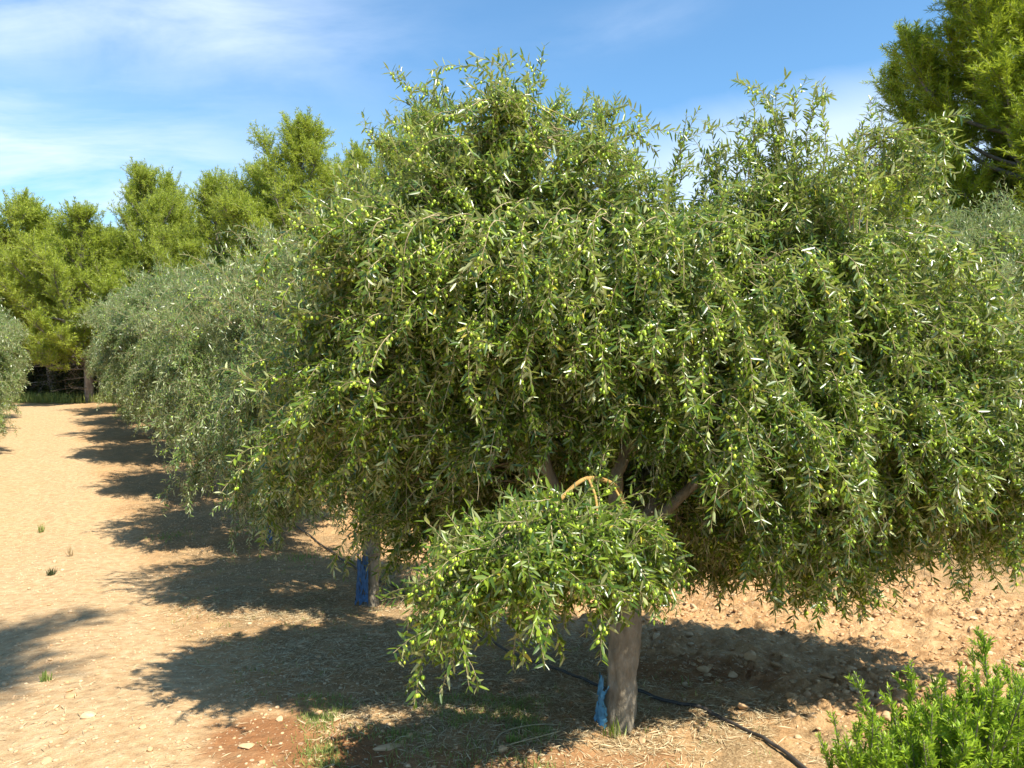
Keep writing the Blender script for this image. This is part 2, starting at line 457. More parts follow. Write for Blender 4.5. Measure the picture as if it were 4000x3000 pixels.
def leaf_nodes(P, L, spacing):
    """points every `spacing` along polylines -> pos, tangent, shoot index, fraction"""
    S, K, _ = P.shape
    n = np.maximum((L/spacing).astype(int), 1)
    idx = np.repeat(np.arange(S), n)
    k = np.arange(n.sum())-np.repeat(np.cumsum(n)-n, n)
    f = (k+.6)/n[idx]
    f = np.clip(f, 0, .9999)
    t = f*(K-1); i = t.astype(int); r = (t-i)[:, None]
    a, b = P[idx, i], P[idx, i+1]
    return a+(b-a)*r, unit(b-a), idx, f, k

def olive_leaves(rng, pos, T, k, Ls, size, wide, up=.85, noise=.50, spread=.95):
    n = len(pos)
    ref = np.where(np.abs(T[:, 2:3]) > .85, np.array([1., 0, 0]), np.array([0, 0, 1.]))
    A = unit(np.cross(T, ref)); B = np.cross(T, A)
    ang = (k % 2)*PI/2+rng.uniform(-.5, .5, n)
    side = A*np.cos(ang)[:, None]+B*np.sin(ang)[:, None]
    out = []
    for sgn in (1, -1):
        s = side*sgn
        al = rng.uniform(.50, 1.40, n)[:, None]*spread
        ax = unit(T*np.cos(al)+s*np.sin(al)+rng.normal(0, .16, (n, 3)))
        ad = T*np.sin(al)-s*np.cos(al)
        N = ad*.45+np.array([0, 0, up])+sun_vec*.25+rng.normal(0, noise, (n, 3))
        L = size*rng.uniform(.62, 1.18, n)
        out.append((pos, ax, N, L, L*wide*rng.uniform(.8, 1.2, n)))
    return [np.concatenate(z) for z in zip(*out)]

# ------------------------------------------------------------------ olive tree generator (local coordinates, base of trunk at the origin)
def ell_surface(rng, ells, n, shell=.80):
    """random points near the surface of a union of ellipsoids"""
    E = np.array(ells); a = E[:, 3]*E[:, 4]+E[:, 3]*E[:, 5]+E[:, 4]*E[:, 5]
    out = []; nn = 0
    while nn < n:
        i = rng.choice(len(E), n*2, p=a/a.sum())
        d = unit(rng.normal(size=(n*2, 3)))
        p = E[i, :3]+d*E[i, 3:]*shell*rng.uniform(.82, 1.06, (n*2, 1))
        ok = np.ones(len(p), bool)
        for j, e in enumerate(E):
            q = (p-e[:3])/e[3:]; ok &= (np.linalg.norm(q, axis=1) > shell*.80) | (i == j)
        p = p[ok]; out.append(p); nn += len(p)
    return np.concatenate(out)[:n]

def make_olive(rng, ells, limbs, n_branch, n_shoot, tmpl, size, spacing, bottom, top_up=.12, fruit=0.0, fseg=(6, 4),
               extra=None, zcut=.15, twig_sides=4, wide=.21, subs=3):
    """-> dict of mesh data: limbs, twigs, foliage, fruit"""
    limbP = np.concatenate([np.column_stack([curve_pts(c, 24)]) for c, r in limbs])
    wood = []
    for c, r in limbs:
        p = curve_pts(c, 24)+rng.normal(0, .006, (24, 3)); rr = np.linspace(r[0], r[1], 24)
        wood.append(tubes(p[None], rr[None], 8))
    tgt = ell_surface(rng, ells, n_branch*2)
    tgt = tgt[tgt[:, 2] > np.array([bottom(p) for p in tgt])+.12][:n_branch]
    S = len(tgt)
    d = np.linalg.norm(tgt[:, None]-limbP[None], axis=-1)+np.maximum(limbP[None, :, 2]-tgt[:, None, 2]-.1, 0)*.6
    st = limbP[d.argmin(1)]
    K = 11; t = np.linspace(0, 1, K)[None, :, None]
    sag = np.linalg.norm(tgt-st, axis=1)[:, None, None]
    BP = st[:, None]*(1-t)+tgt[:, None]*t
    BP[:, :, 2] += (np.sin(t[..., 0]*PI)*sag[..., 0]*.20)
    BP += np.sin(t*PI)*rng.normal(0, .05, (S, 1, 3)) + np.sin(t*2*PI)*rng.normal(0, .03, (S, 1, 3))
    BR = np.linspace(1, .35, K)[None]*rng.uniform(.006, .011, (S, 1))
    wood.append(tubes(BP, BR, 6))
    # shoots
    bi = rng.integers(0, S, n_shoot); f = rng.uniform(.25, 1, n_shoot)**.8*.9999*(K-1); i = f.astype(int); r = (f-i)[:, None]
    P0 = BP[bi, i]*(1-r)+BP[bi, i+1]*r; bt = unit(BP[bi, i+1]-BP[bi, i])
    cen = np.mean(np.array(ells)[:, :3], 0)
    outw = P0-np.array([cen[0], cen[1], cen[2]-.5]); outw = unit(outw)
    D0 = bt*.55+outw*.75+np.array([0, 0, .25])+rng.normal(0, .45, (n_shoot, 3))
    hi = rng.uniform(size=n_shoot) < top_up*np.clip((P0[:, 2]-1.9)/.8, 0, 1.6)
    D0[hi] = D0[hi]*.5+np.array([0, 0, 1.1])
    L = rng.uniform(.20, .56, n_shoot); L[hi] = rng.uniform(.22, .48, hi.sum())
    g = rng.uniform(.8, 3.6, n_shoot); g[hi] = rng.uniform(.0, .9, hi.sum())
    low = P0[:, 2] < 1.9
    L[low & ~hi] *= 1.15
    if extra is not None:
        eP, eD, eL, eg = extra(rng)
        P0 = np.vstack([P0, eP]); D0 = np.vstack([D0, eD]); L = np.concatenate([L, eL]); g = np.concatenate([g, eg])
        isx = np.concatenate([np.zeros(n_shoot, bool), np.ones(len(eP), bool)])
    else: isx = np.zeros(n_shoot, bool)
    SP = grow(rng, P0, D0, L, g)
    kt = np.full(len(SP), 12); lowx = .50+rng.uniform(-.06, .10, len(SP))
    for k in range(3, 13):                                 # shoots end where the skirt of the crown ends
        d_ = np.where(isx, SP[:, k, 2] < np.where(SP[:, k, 1] < -.35, lowx, .38), SP[:, k, 2] < bottom(SP[:, k].T)-.05) | (kt < k-1)
        SP[d_, k] = SP[d_, k-1]; kt[d_] = np.minimum(kt[d_], k-1)
    L = np.linalg.norm(np.diff(SP, axis=1), axis=-1).sum(1)
    # side twigs
    ns = len(SP)*subs; si = rng.integers(0, len(SP), ns); f = rng.uniform(.15, .95, ns)*kt[si]; i = f.astype(int); r = (f-i)[:, None]
    Q0 = SP[si, i]*(1-r)+SP[si, i+1]*r; qt = unit(SP[si, i+1]-SP[si, i])
    QD = qt*.7+rng.normal(0, .75, (ns, 3)); QL = rng.uniform(.09, .26, ns)*np.where(L[si] < .5, .8, 1.1)
    QP = grow(rng, Q0, QD, QL, g[si]*1.2, K=6)
    bot = lambda p: np.array([bottom(q) for q in p])
    rt = np.linspace(1, .4, 13)[None]*(.0015+.0030*L[:, None])
    okS = isx | (SP[:, -1, 2] > zcut-.1)
    twV = [tubes(SP[okS], rt[okS], twig_sides)]
    if size < .2: twV.append(tubes(QP, np.full((len(QP), 6), .0011), 3))
    # leaves
    res = []; fr = []
    for PP, LL, xx in ((SP, L, isx), (QP, QL, isx[si])):
        pos, T, idx, f, k = leaf_nodes(PP, LL, spacing)
        if PP is SP: keep = (f > .12) & (f*12 < kt[idx]+.01)
        else: keep = f > .0
        keep &= (xx[idx]) | (pos[:, 2] > bottom(pos.T)+rng.uniform(-.12, .12, len(pos)))
        keep &= pos[:, 2] > zcut
        pos, T, idx, f, k = pos[keep], T[keep], idx[keep], f[keep], k[keep]
        s = size*np.where(f > .88, .75, 1.0)
        res.append(olive_leaves(rng, pos, T, k, None, s, wide))
        if fruit > 0:
            bear = (rng.uniform(size=len(LL)) < np.where(xx, .8, .45))[idx]
            on = (rng.uniform(size=len(pos)) < fruit) & bear & (f < .85) & (rng.uniform(size=len(pos)) < .9)
            p = pos[on]; fr.append(p)
            if rng.uniform() < 2: fr.append(p[rng.uniform(size=len(p)) < .4]+0)
    pos, ax, N, LL, WW = [np.concatenate(z) for z in zip(*res)]
    # colour of a leaf: random tone, mostly dark; a few are yellow
    tint = np.clip(rng.beta(1.25, 3.1, len(pos)), 0, .97); tint[rng.uniform(size=len(pos)) < .010] = 1.0
    LV, LF, LT = leaves(pos, ax, N, LL, WW, tint, tmpl)
    out = {'wood': merge(wood), 'twig': merge(twV), 'leaf': (LV, LF, LT), 'nleaf': len(pos), 'shoots': SP}
    if fruit > 0:
        p = np.concatenate(fr); h = unit(rng.normal(0, 1, (len(p), 3))*np.array([1, 1, .3])+np.array([0, 0, -.5]))
        q = p+h*rng.uniform(.008, .022, (len(p), 1)); rx = rng.uniform(.0046, .0076, len(p)); rz = rx*rng.uniform(1.22, 1.42, len(p))
        q[:, 2] -= rz+.004
        out['fruit'] = (q, rx, rz, np.clip(rng.beta(2.2, 2, len(p)), 0, 1), unit(rng.normal(0, .25, (len(p), 3))+np.array([0, 0, 1.])))
        stk = np.stack([p, (p+q)/2+np.array([0, 0, .004]), q+np.array([0, 0, 1.])*rz[:, None]], 1)
        out['stalk'] = tubes(stk, np.full((len(p), 3), .0009), 3)
    return out

def trunk_mesh(rng, ctrl, r0, r1, flare=.5, sides=36, n=44, lump=.05):
    p = curve_pts(ctrl, n); t = np.linspace(0, 1, n)
    rr = r0+(r1-r0)*t + r0*flare*np.exp(-t*9)
    V, F = tubes(p[None], rr[None], sides)
    V = V.reshape(n, sides, 3); c = p[:, None]
    a = np.arange(sides)*2*PI/sides
    ph = rng.uniform(0, 6.28, 6)
    k = 1+lump*(np.sin(3*a+ph[0])[None]*.8+np.sin(5*a+ph[1]+t[:, None]*2.5)*.7+np.sin(2*a+ph[2]-t[:, None]*3)*.6) \
        + flare*.35*np.exp(-t*8)[:, None]*np.sin(4*a+ph[3])[None]
    k = k*(1+.025*rng.normal(size=(n, 1)))
    V = c+(V-c)*k[..., None]
    d = unit(V-c); hh = V[..., 2]
    V = V+d*((fbm(np.broadcast_to(a[None]*1.6, hh.shape), hh*6, 1.3, 4, 9)-.5)*.030*(1+1.6*np.exp(-hh*9)))[..., None]
    top = np.arange(sides)+(n-1)*sides
    return V.reshape(-1, 3), [F, top[None]]

def wrap_mesh(rng, p0, r, z0, z1, a0, a1, na=16, nz=16, flap=0):
    """ragged plastic sleeve clinging to one side of a trunk"""
    A = np.linspace(a0, a1, na); Zt = np.linspace(0, 1, nz)
    AA, ZZ = np.meshgrid(A, Zt)
    edge_lo = z0+(z1-z0)*.10*rng.uniform(size=na); edge_hi = z1-(z1-z0)*.28*rng.uniform(size=na)
    z = edge_lo[None]+(edge_hi-edge_lo)[None]*ZZ
    rad = (r(z)+.012+.006*np.sin(AA*9+ZZ*7)+.006*rng.normal(size=AA.shape)*.6)
    if flap: rad = rad+flap*np.exp(-((ZZ-.72)/.16)**2)*np.clip((AA-a0)/(a1-a0)*1.3-.5, 0, 1)*1.0
    x = p0[0]+np.cos(AA)*rad; y = p0[1]+np.sin(AA)*rad
    V = np.stack([x, y, z], -1).reshape(-1, 3)
    i = (np.arange(nz-1)[:, None]*na+np.arange(na-1)[None])
    hole = rng.uniform(size=i.shape) < .10
    F = np.stack([i, i+1, i+1+na, i+na], -1)[~hole].reshape(-1, 4)
    V2 = V.copy(); V2[:, 0] -= np.cos(AA).ravel()*.003; V2[:, 1] -= np.sin(AA).ravel()*.003
    return mesh_np('blue_wrap', np.vstack([V, V2]), [F, F[:, ::-1]+len(V)])

def std_limbs(rng, fork, n=5, reach=1.15, top=2.5, r=.042):
    out = []; a0 = rng.uniform(0, 6.28)
    for i in range(n):
        a = a0+i*2*PI/n+rng.uniform(-.3, .3); c, s = math.cos(a), math.sin(a)
        rc = reach*rng.uniform(.8, 1.15); tp = top*rng.uniform(.82, 1.05)
        out.append(([fork-np.array([0, 0, .12]), fork+np.array([c*.16, s*.16, .28]), np.array([c*rc*.5, s*rc*.5, fork[2]+.95]), np.array([c*rc*.95, s*rc*.95, tp])], (r*rng.uniform(.85, 1.15), .012)))
    return out

# ---- the near tree, in world coordinates relative to its base
T1 = np.array([.55, 3.85, 0.]); T1[2] = float(ground_z(T1[0], T1[1]))
def loc1(px, py, d): return at(px, py, d)-T1

def near_tree():
    rng = np.random.default_rng(7)
    root = empty('olive_tree', T1, 0, 'nearest olive tree, its pale bare trunk and drooping fruit-laden boughs fill the middle', 'olive tree', 'olive trees of the row beside the track')
    fork = np.array([.02, .02, .66])
    tV, tF = trunk_mesh(rng, [(0, 0, -.12), (0, .0, .0), (.012, .0, .3), (.03, .01, .52), (.03, .02, .72)], .079, .073, .80)
    link('trunk', mesh_np('trunk', tV, tF, smooth=True), M['olive_bark'], root)
    wr = wrap_mesh(rng, (0, 0), lambda z: .086+.040*np.exp(-z*8), .02, .28, R(160), R(225), 14, 22, flap=.035)
    link('blue_wrap', wr, M['blue_wrap'], root)
    limbs = [
        ([fork-(0, 0, .15), loc1(2290, 2120, 3.85), loc1(2185, 1950, 3.9), loc1(2110, 1740, 3.85), loc1(2000, 1400, 3.7), loc1(1900, 1000, 3.6)], (.050, .014)),
        ([fork-(0, 0, .15), loc1(2400, 2080, 3.8), loc1(2410, 1890, 3.75), loc1(2440, 1700, 3.8), loc1(2380, 1300, 3.9), loc1(2200, 850, 3.9)], (.045, .013)),
        ([fork-(0, 0, .1), loc1(2480, 2100, 4.0), loc1(2720, 1780, 4.1), loc1(3000, 1450, 4.0), loc1(3120, 900, 3.9)], (.046, .014)),
        ([fork-(0, 0, .1), loc1(2560, 2050, 3.9), loc1(2900, 1760, 3.8), loc1(3200, 1690, 3.75), loc1(3330, 1720, 3.65), loc1(3520, 1690, 3.65), loc1(3800, 1800, 3.7)], (.034, .007)),
        ([fork-(0, 0, .1), loc1(2320, 2100, 4.1), loc1(2000, 1750, 4.4), loc1(1600, 1350, 4.3)], (.036, .012)),
        ([fork-(0, 0, .1), loc1(2420, 2100, 4.2), loc1(2600, 1700, 4.8), loc1(2700, 1200, 5.0)], (.036, .012)),
    ]
    C = lambda x, y, z: (x*1.06-T1[0], y+.28-T1[1], z*1.03-T1[2])
    ells = [(*C(-.02, 3.95, 1.74), .95, .95, .88), (*C(-.58, 3.85, 1.38), .76, .85, .68),
            (*C(1.50, 4.10, 1.66), 1.05, .90, .84), (*C(2.15, 4.10, 1.35), .95, .78, .72),
            (*C(.70, 4.15, 1.70), 1.0, .95, .85), (*C(.12, 3.75, 2.28), .40, .45, .48), (*C(.42, 3.85, 2.12), .36, .45, .44), (*C(1.38, 3.9, 2.22), .58, .5, .36),
            (*C(.75, 3.60, 1.50), .95, .60, .66), (*C(1.30, 4.30, 1.20), .85, .80, .60), (*C(-.1, 4.3, 1.15), .85, .80, .55), (*C(.55, 4.6, 1.15), 1.3, .6, .55)]
    def bottom(p):
        x = p[0]+T1[0]; y = p[1]+T1[1]
        px = 2000+3000*x/np.maximum(y, 1)          # a bearing from the track: the skirt is lifted over the gap between the limbs
        b = np.interp(px, [1000, 1250, 1600, 1750, 1950, 2200, 2500, 2650, 2800, 3000, 3400, 3700, 4000, 4400],
                      [1.25, 1.10, .98, 1.12, 1.30, 1.34, 1.26, .96, .92, .82, .80, .94, .90, .95])
        b = np.where(y > 4.2, np.minimum(b, .70), b)+np.clip(3.95-y, -.2, 1)*.45+.07*np.sin(x*9)+.06*np.sin(x*23+1)
        return b-T1[2]
    def extra(rng):
        P, D, L, g = [], [], [], []
        def add(p, d, l, gg, n=1, sp=.0, ds=.15):
            for _ in range(n):
                P.append(np.array(p)+rng.normal(0, sp, 3)); D.append(unit(np.array(d, float)+rng.normal(0, ds, 3))); L.append(l*rng.uniform(.8, 1.2)); g.append(gg)
        # shoots that stand out against the sky
        for px, py, dx, l in ((2030, 470, .0, .20), (1980, 520, -.1, .22), (1720, 600, -.45, .34), (1790, 620, -.35, .34), (1590, 800, -.6, .34), (1500, 890, -.7, .32), (1870, 560, -.5, .28),
                              (2330, 640, .1, .38), (2330, 700, .05, .35), (2540, 780, -.3, .45), (2590, 820, .25, .50), (2470, 860, -.35, .40), (2640, 900, .1, .36),
                              (2860, 800, -.15, .45), (2900, 760, .1, .40), (3080, 640, -.2, .40), (3110, 600, .25, .38), (3140, 700, .0, .42), (3050, 720, -.5, .40),
                              (3200, 780, .3, .4), (3000, 820, -.4, .4), (2780, 900, -.2, .45)):
            add(loc1(px, py, 4.0), (dx, -.1, 1), l, .35, 2, .03, .10)
        # arching crest to the left of the top, and the long arch on the right
        for _ in range(26):
            add(loc1(2130+rng.uniform(-140, 120), 520+rng.uniform(-60, 120), 3.7), (-.9, -.1, .70), .48, 1.4, 1, .02, .25)
        for _ in range(260):                                   # the right shoulder of the peak, down to the saddle
            px = rng.uniform(2080, 2820); top = np.interp(px, [2080, 2330, 2480, 2700, 2820], [480, 680, 860, 880, 800])
            add(loc1(px, top+rng.uniform(0, 1)**1.3*420, 3.95+rng.uniform(-.35, .35)), (rng.uniform(-.5, .7), -.3, rng.uniform(-.1, .8)), rng.uniform(.18, .38), rng.uniform(.8, 2.8), 1, .02, .3)
        for _ in range(90):                                    # left shoulder
            px = rng.uniform(1380, 2000); top = np.interp(px, [1380, 1650, 2000], [960, 760, 520])
            add(loc1(px, top+rng.uniform(0, 1)*300, 3.85+rng.uniform(-.3, .3)), (rng.uniform(-.9, .2), -.3, rng.uniform(.1, .8)), rng.uniform(.18, .36), rng.uniform(.8, 2.4), 1, .02, .3)
        for _ in range(95):                                    # leaves hanging before the fork of the limbs
            px = rng.uniform(1850, 2680); add(loc1(px, rng.uniform(1350, 1680), 3.7+rng.uniform(-.25, .3)), (rng.uniform(-.6, .6), -.3, -.3), rng.uniform(.15, .28), 2.8, 1, .02, .3)
        for _ in range(150):                                   # long shoots swept out to the left
            t = rng.uniform(); add(loc1(1500+rng.uniform(-150, 350)-t*120, 820+t*900, 3.75+rng.uniform(-.3, .3)), (-.95, -.3, rng.uniform(-.1, .45)), rng.uniform(.28, .50), 1.3, 1, .02, .2)
        for _ in range(50):
            px = rng.uniform(1400, 2000); add(loc1(px, np.interp(px, [1400, 2000], [960, 640])+rng.uniform(-30, 160), 3.8+rng.uniform(-.3, .3)), (-.55, -.1, .8), rng.uniform(.20, .36), .6, 1, .02, .15)
        for _ in range(13):
            add(loc1(3330+rng.uniform(-50, 60), 620+rng.uniform(-60, 90), 4.0), (.8, -.1, .45), .55, 1.7, 1, .02, .22)
        for _ in range(6): add(loc1(3340, 900, 3.6), (.0, 0, 1), .38, .2, 1, .02, .06)
        # the low bough in front of the trunk: a fan of hanging shoots
        for _ in range(300):
            t = rng.uniform(); a = rng.uniform(-1, 1)
            px = np.interp(t, [0, .35, .7, 1], [2440, 2300, 2120, 2020])+rng.uniform(-40, 60)
            py = np.interp(t, [0, .35, .7, 1], [1990, 1960, 2010, 2090])+rng.uniform(-10, 130)
            d = 3.25-.25*t+rng.uniform(-.22, .22); px -= 75; py += 10
            dx = -.95+1.5*rng.uniform()**1.0
            add(loc1(px, py, d), (dx, rng.uniform(-.5, .3), -.15-.50*rng.uniform()), rng.uniform(.24, .50)*(1.08 if dx < -.3 else .42), .8, 1, .02, .2)
        for _ in range(70):
            px = rng.uniform(2350, 2560); py = rng.uniform(2000, 2220)
            add(loc1(px, py, 3.25+rng.uniform(-.15, .2)), (rng.uniform(-.3, .6), -.2, -.5), rng.uniform(.12, .20), 2.5, 1, .02, .25)
        for _ in range(330):                                   # fruit-laden strands hanging down the face of the crown
            px = rng.uniform(1500, 3950); py = rng.uniform(850, 1750) if px > 2750 else rng.uniform(800, 1300)
            d = 3.42+rng.uniform(-.22, .25)+np.clip((px-2800)/1100, 0, 1)*.55
            add(loc1(px, py, d), ((px-2600)/1500+rng.uniform(-.4, .4), -.7, -.1), rng.uniform(.22, .42), 3.8, 1, .02, .25)
        for _ in range(60):                                    # leafy shoots along the long right-hand limb
            px = rng.uniform(3480, 4000); add(loc1(px, np.interp(px, [3480, 3800, 4000], [1680, 1790, 1850])+rng.uniform(-60, 40), 3.68+rng.uniform(-.1, .1)), (rng.uniform(-.5, .7), -.4, rng.uniform(-.3, .6)), rng.uniform(.15, .32), 2.0, 1, .02, .3)
        # ragged ends under the right-hand half
        for _ in range(60):
            px = rng.uniform(2980, 3420); d = 3.9+rng.uniform(-.3, .3)
            add(loc1(px, rng.uniform(1950, 2120), d), (rng.uniform(-.4, .4), -.1, -.8), rng.uniform(.25, .42), 3.0, 1, .02, .2)
        for _ in range(26):
            px = rng.uniform(3700, 4050); d = 4.0+rng.uniform(-.3, .3)
            add(loc1(px, rng.uniform(1850, 2050), d), (rng.uniform(-.4, .4), -.1, -.8), rng.uniform(.25, .45), 3.0, 1, .02, .2)
        return np.array(P), np.array(D), np.array(L), np.array(g)
    o = make_olive(rng, ells, limbs, 280, 5200, LEAF8, .053, .0172, bottom, .22, .44, (8, 6), extra, .25, 5, .225, 3)
    V, F = o['wood']; link('limbs', mesh_np('limbs', V, F, smooth=True), M['olive_bark'], root)
    V, F = merge([o['twig'], o['stalk']]); link('twigs', mesh_np('twigs', V, F, smooth=True), M['olive_twig'], root)
    V, F, t = o['leaf']; link('foliage', mesh_np('foliage', V, F, {'tint': t}, True), M['olive_leaf'], root)
    # the ochre bough that arches over and carries the low fan
    parts = []
    for c, r in (([loc1(2440, 2060, 3.5), loc1(2430, 1950, 3.4), loc1(2390, 1890, 3.3), loc1(2300, 1868, 3.2), loc1(2230, 1910, 3.15), loc1(2180, 1965, 3.1), loc1(2120, 2010, 3.05), loc1(2000, 2060, 3.0)], (.013, .005)),
                 ([loc1(2190, 1960, 3.1), loc1(2140, 1940, 3.05), loc1(2120, 1990, 3.0), loc1(2110, 2120, 2.95)], (.007, .003)),
                 ([loc1(2390, 1890, 3.3), loc1(2470, 2010, 3.2), loc1(2600, 2100, 3.15)], (.006, .003)),
                 ([loc1(2300, 1870, 3.2), loc1(2330, 1960, 3.1), loc1(2330, 2120, 3.0), loc1(2300, 2300, 2.95)], (.006, .003))):
        p = curve_pts(c, 26); parts.append(tubes(p[None], np.linspace(*r, 26)[None], 8))
    V, F = merge(parts); link('arching_bough', mesh_np('arching_bough', V, F, smooth=True), M['ochre_bark'], root)
    # fruit: the hundred that show largest are parts of their own, the rest one part
    q, rx, rz, tn, axf = o['fruit']
    near = np.argsort((q[:, 1]+T1[1])+np.abs(q[:, 0]+T1[0]-.3)*.15)
    sel = near[:2600:26][:100]; rest = np.setdiff1d(np.arange(len(q)), sel)
    tm = fruit_tmpl(8, 6)
    V, F, t = blobs(q[rest], rx[rest], rz[rest], tn[rest], tm, axf[rest])
    tag(link('olives', mesh_np('olives', V, F, {'tint': t}, True), M['olive_fruit'], root), kind='stuff')
    protos = []
    for k in range(4):
        V, F, t = blobs(np.zeros((1, 3)), np.array([.0062]), np.array([.0083]), np.array([.3+.17*k]), fruit_tmpl(10, 8), np.array([[0, 0, 1.]]))
        protos.append(mesh_np('olive', V, F, {'tint': t}, True)); protos[-1].materials.append(M['olive_fruit'])
    for n, i in enumerate(sel):
        ob = bpy.data.objects.new('olive', protos[n % 4]); col.objects.link(ob); ob.parent = root; ob.location = q[i].tolist()
        ob.rotation_euler = (rng.uniform(-.4, .4), rng.uniform(-.4, .4), rng.uniform(0, 6)); s = rng.uniform(.85, 1.1); ob.scale = (s, s, s)
    print('near tree leaves', o['nleaf'], 'olives', len(q))
near_tree()

# ---- template trees for the rest of the orchard
def template_tree(seed, n_branch, n_shoot, tmpl, size, spacing, fruit, subs, trunk_h=.7, wide=.21, sides=3):
    rng = np.random.default_rng(seed)
    ells = [(0, 0, 1.70, 1.05, 1.05, .95), (rng.uniform(-.3, .3), rng.uniform(-.3, .3), 2.35, .62, .62, .62)]
    for k in range(6):
        a = k*PI/3+rng.uniform(-.3, .3); q = rng.uniform(.9, 1.2); ells.append((math.cos(a)*q, math.sin(a)*q, rng.uniform(1.15, 2.0), rng.uniform(.5, .75), rng.uniform(.5, .75), rng.uniform(.5, .9)))
    fork = np.array([.02, .0, trunk_h])
    ph = rng.uniform(0, 6.28, 3)
    bottom = lambda p: .42+.14*np.sin(3*np.arctan2(p[1], p[0])+ph[0])+.10*np.sin(7*np.arctan2(p[1], p[0])+ph[1])+.45*np.clip(1.0-np.hypot(p[0], p[1]), 0, 1)
    def extra(rng):
        n = int(n_shoot*.20); a = rng.uniform(0, 6.28, n); r = rng.uniform(.1, 1.45, n); z = 1.95+.85*np.sqrt(np.clip(1-(r/1.6)**2, 0, 1))
        P = np.stack([np.cos(a)*r, np.sin(a)*r, z], -1); D = np.stack([np.cos(a)*r*.5, np.sin(a)*r*.5, np.ones(n)*.9], -1)+rng.normal(0, .25, (n, 3))
        return P, D, rng.uniform(.25, .55, n)*(1+.5*np.sin(a*5)), rng.uniform(.2, 1.6, n)
    o = make_olive(rng, ells, std_limbs(rng, fork), n_branch, n_shoot, tmpl, size, spacing, bottom, .30, fruit, (5, 4), extra, .22, sides, wide, subs)
    tV, tF = trunk_mesh(rng, [(0, 0, -.15), (0, 0, 0), (.02, .01, .3), (.03, 0, .5), (.02, 0, trunk_h+.05)], .105, .085, .45)
    d = {'trunk': (mesh_np('trunk', tV, tF, smooth=True), M['olive_bark'])}
    V, F = o['wood']; d['limbs'] = (mesh_np('limbs', V, F, smooth=True), M['olive_bark'])
    V, F = o['twig']; d['twigs'] = (mesh_np('twigs', V, F, smooth=True), M['olive_twig'])
    V, F, t = o['leaf']; d['foliage'] = (mesh_np('foliage', V, F, {'tint': t}), M['olive_leaf_far'])
    if fruit:
        q, rx, rz, tn, axf = o['fruit']; V, F, t = blobs(q, rx*1.1, rz*1.1, tn, fruit_tmpl(5, 4), axf)
        d['olives'] = (mesh_np('olives', V, F, {'tint': t}, True), M['olive_fruit'])
    for k, (me, m) in d.items(): me.materials.append(m)
    print('template', seed, o['nleaf'])
    return d
TA = template_tree(21, 190, 3600, LEAF6, .058, .022, .10, 2)
TB = template_tree(22, 190, 3200, LEAF6, .070, .027, .08, 2)
TC = template_tree(23, 130, 2100, LEAF4, .085, .036, .0, 2, wide=.24)
wrng = np.random.default_rng(5)
def place_olive(tmpl, x, y, rz, s, label, group, wrap=False):
    zs = wrng.uniform(1.04, 1.18)
    root = empty('olive_tree', (x, y, float(ground_z(x, y))), rz, label, 'olive tree', group)
    root.scale = (s*.90, s*.90, s*zs)
    for nm, (me, m) in tmpl.items():
        o = bpy.data.objects.new(nm, me); col.objects.link(o); o.parent = root
        if nm == 'olives': o['kind'] = 'stuff'
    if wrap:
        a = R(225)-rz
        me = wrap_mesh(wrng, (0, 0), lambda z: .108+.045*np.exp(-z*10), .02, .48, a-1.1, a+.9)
        link('blue_wrap', me, M['blue_wrap_shaded'], root)
    return root
GR = 'olive trees of the row beside the track'
GB = 'olive trees of the rows behind on the right'
GL = 'olive trees of the row left of the track'
def row_at(off, y): return .55-ROW*(y-3.8)+off
for i, (y, t, rz, s, lab, wr) in enumerate((
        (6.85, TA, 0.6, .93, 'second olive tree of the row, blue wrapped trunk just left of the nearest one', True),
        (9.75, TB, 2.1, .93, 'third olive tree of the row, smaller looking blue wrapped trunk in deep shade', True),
        (12.8, TA, 3.7, .95, 'fourth olive tree of the row, trunk half hidden where the boughs meet the track', False),
        (15.9, TB, 5.2, 1.04, 'fifth olive tree of the row, silvery crown beside the middle of the track', False),
        (18.9, TB, 0.9, 1.05, 'sixth olive tree of the row, pale round crown farther up the track', False),
        (21.9, TC, 2.6, 1.04, 'seventh olive tree of the row, pale crown near the top of the track', False),
        (24.9, TC, 4.3, 1.05, 'last olive tree of the row before the pines', False))):
    place_olive(t, row_at(0, y), y, rz, s, lab, GR, wr).scale[2] = s*(1.16 if i < 4 else 1.10)
for i, (off, y, t, rz, s, lab) in enumerate((
        (7.3, 9.3, TA, 1.2, 1.0, 'olive tree behind on the right, its pale trunk foot seen below the hanging branches'),
        (7.3, 12.4, TB, 3.0, 1.0, 'olive tree of the second row hidden behind the middle of the nearest crown'),
        (7.3, 15.5, TC, 4.8, 1.0, 'farther olive tree of the second row glimpsed between the limbs'),
        (7.3, 18.6, TC, 0.4, 1.0, 'farthest olive tree of the second row'),
        (12.2, 10.4, TB, 2.2, 1.20, 'grey green olive tree at the right edge under the big pine'),
        (14.4, 14.2, TC, 5.5, 1.35, 'tall hazy olive tree at far right in front of the pine trunk'),
        (14.4, 18.0, TC, 1.5, 1.2, 'farther olive tree of the third row behind the right-hand crowns'))):
    place_olive(t, row_at(off, y), y, rz, s, lab, GB)
for i, (y, t, rz, s, lab) in enumerate((
        (9.3, TB, 3.9, 1.0, 'olive tree left of the track that shades the edge of the picture'),
        (12.6, TA, 2.0, 1.0, 'olive tree on the left edge shading the middle of the track'),
        (15.8, TB, 5.0, 1.0, 'silvery olive crown cut by the left edge of the picture'),
        (19.0, TB, 1.0, 1.02, 'olive crown on the left edge just behind the nearest left one'),
        (22.2, TC, 3.0, 1.05, 'farthest olive tree on the left of the track, by the pines'))):
    place_olive(t, row_at(-5.12, y), y, rz, s*.90, lab, GL)

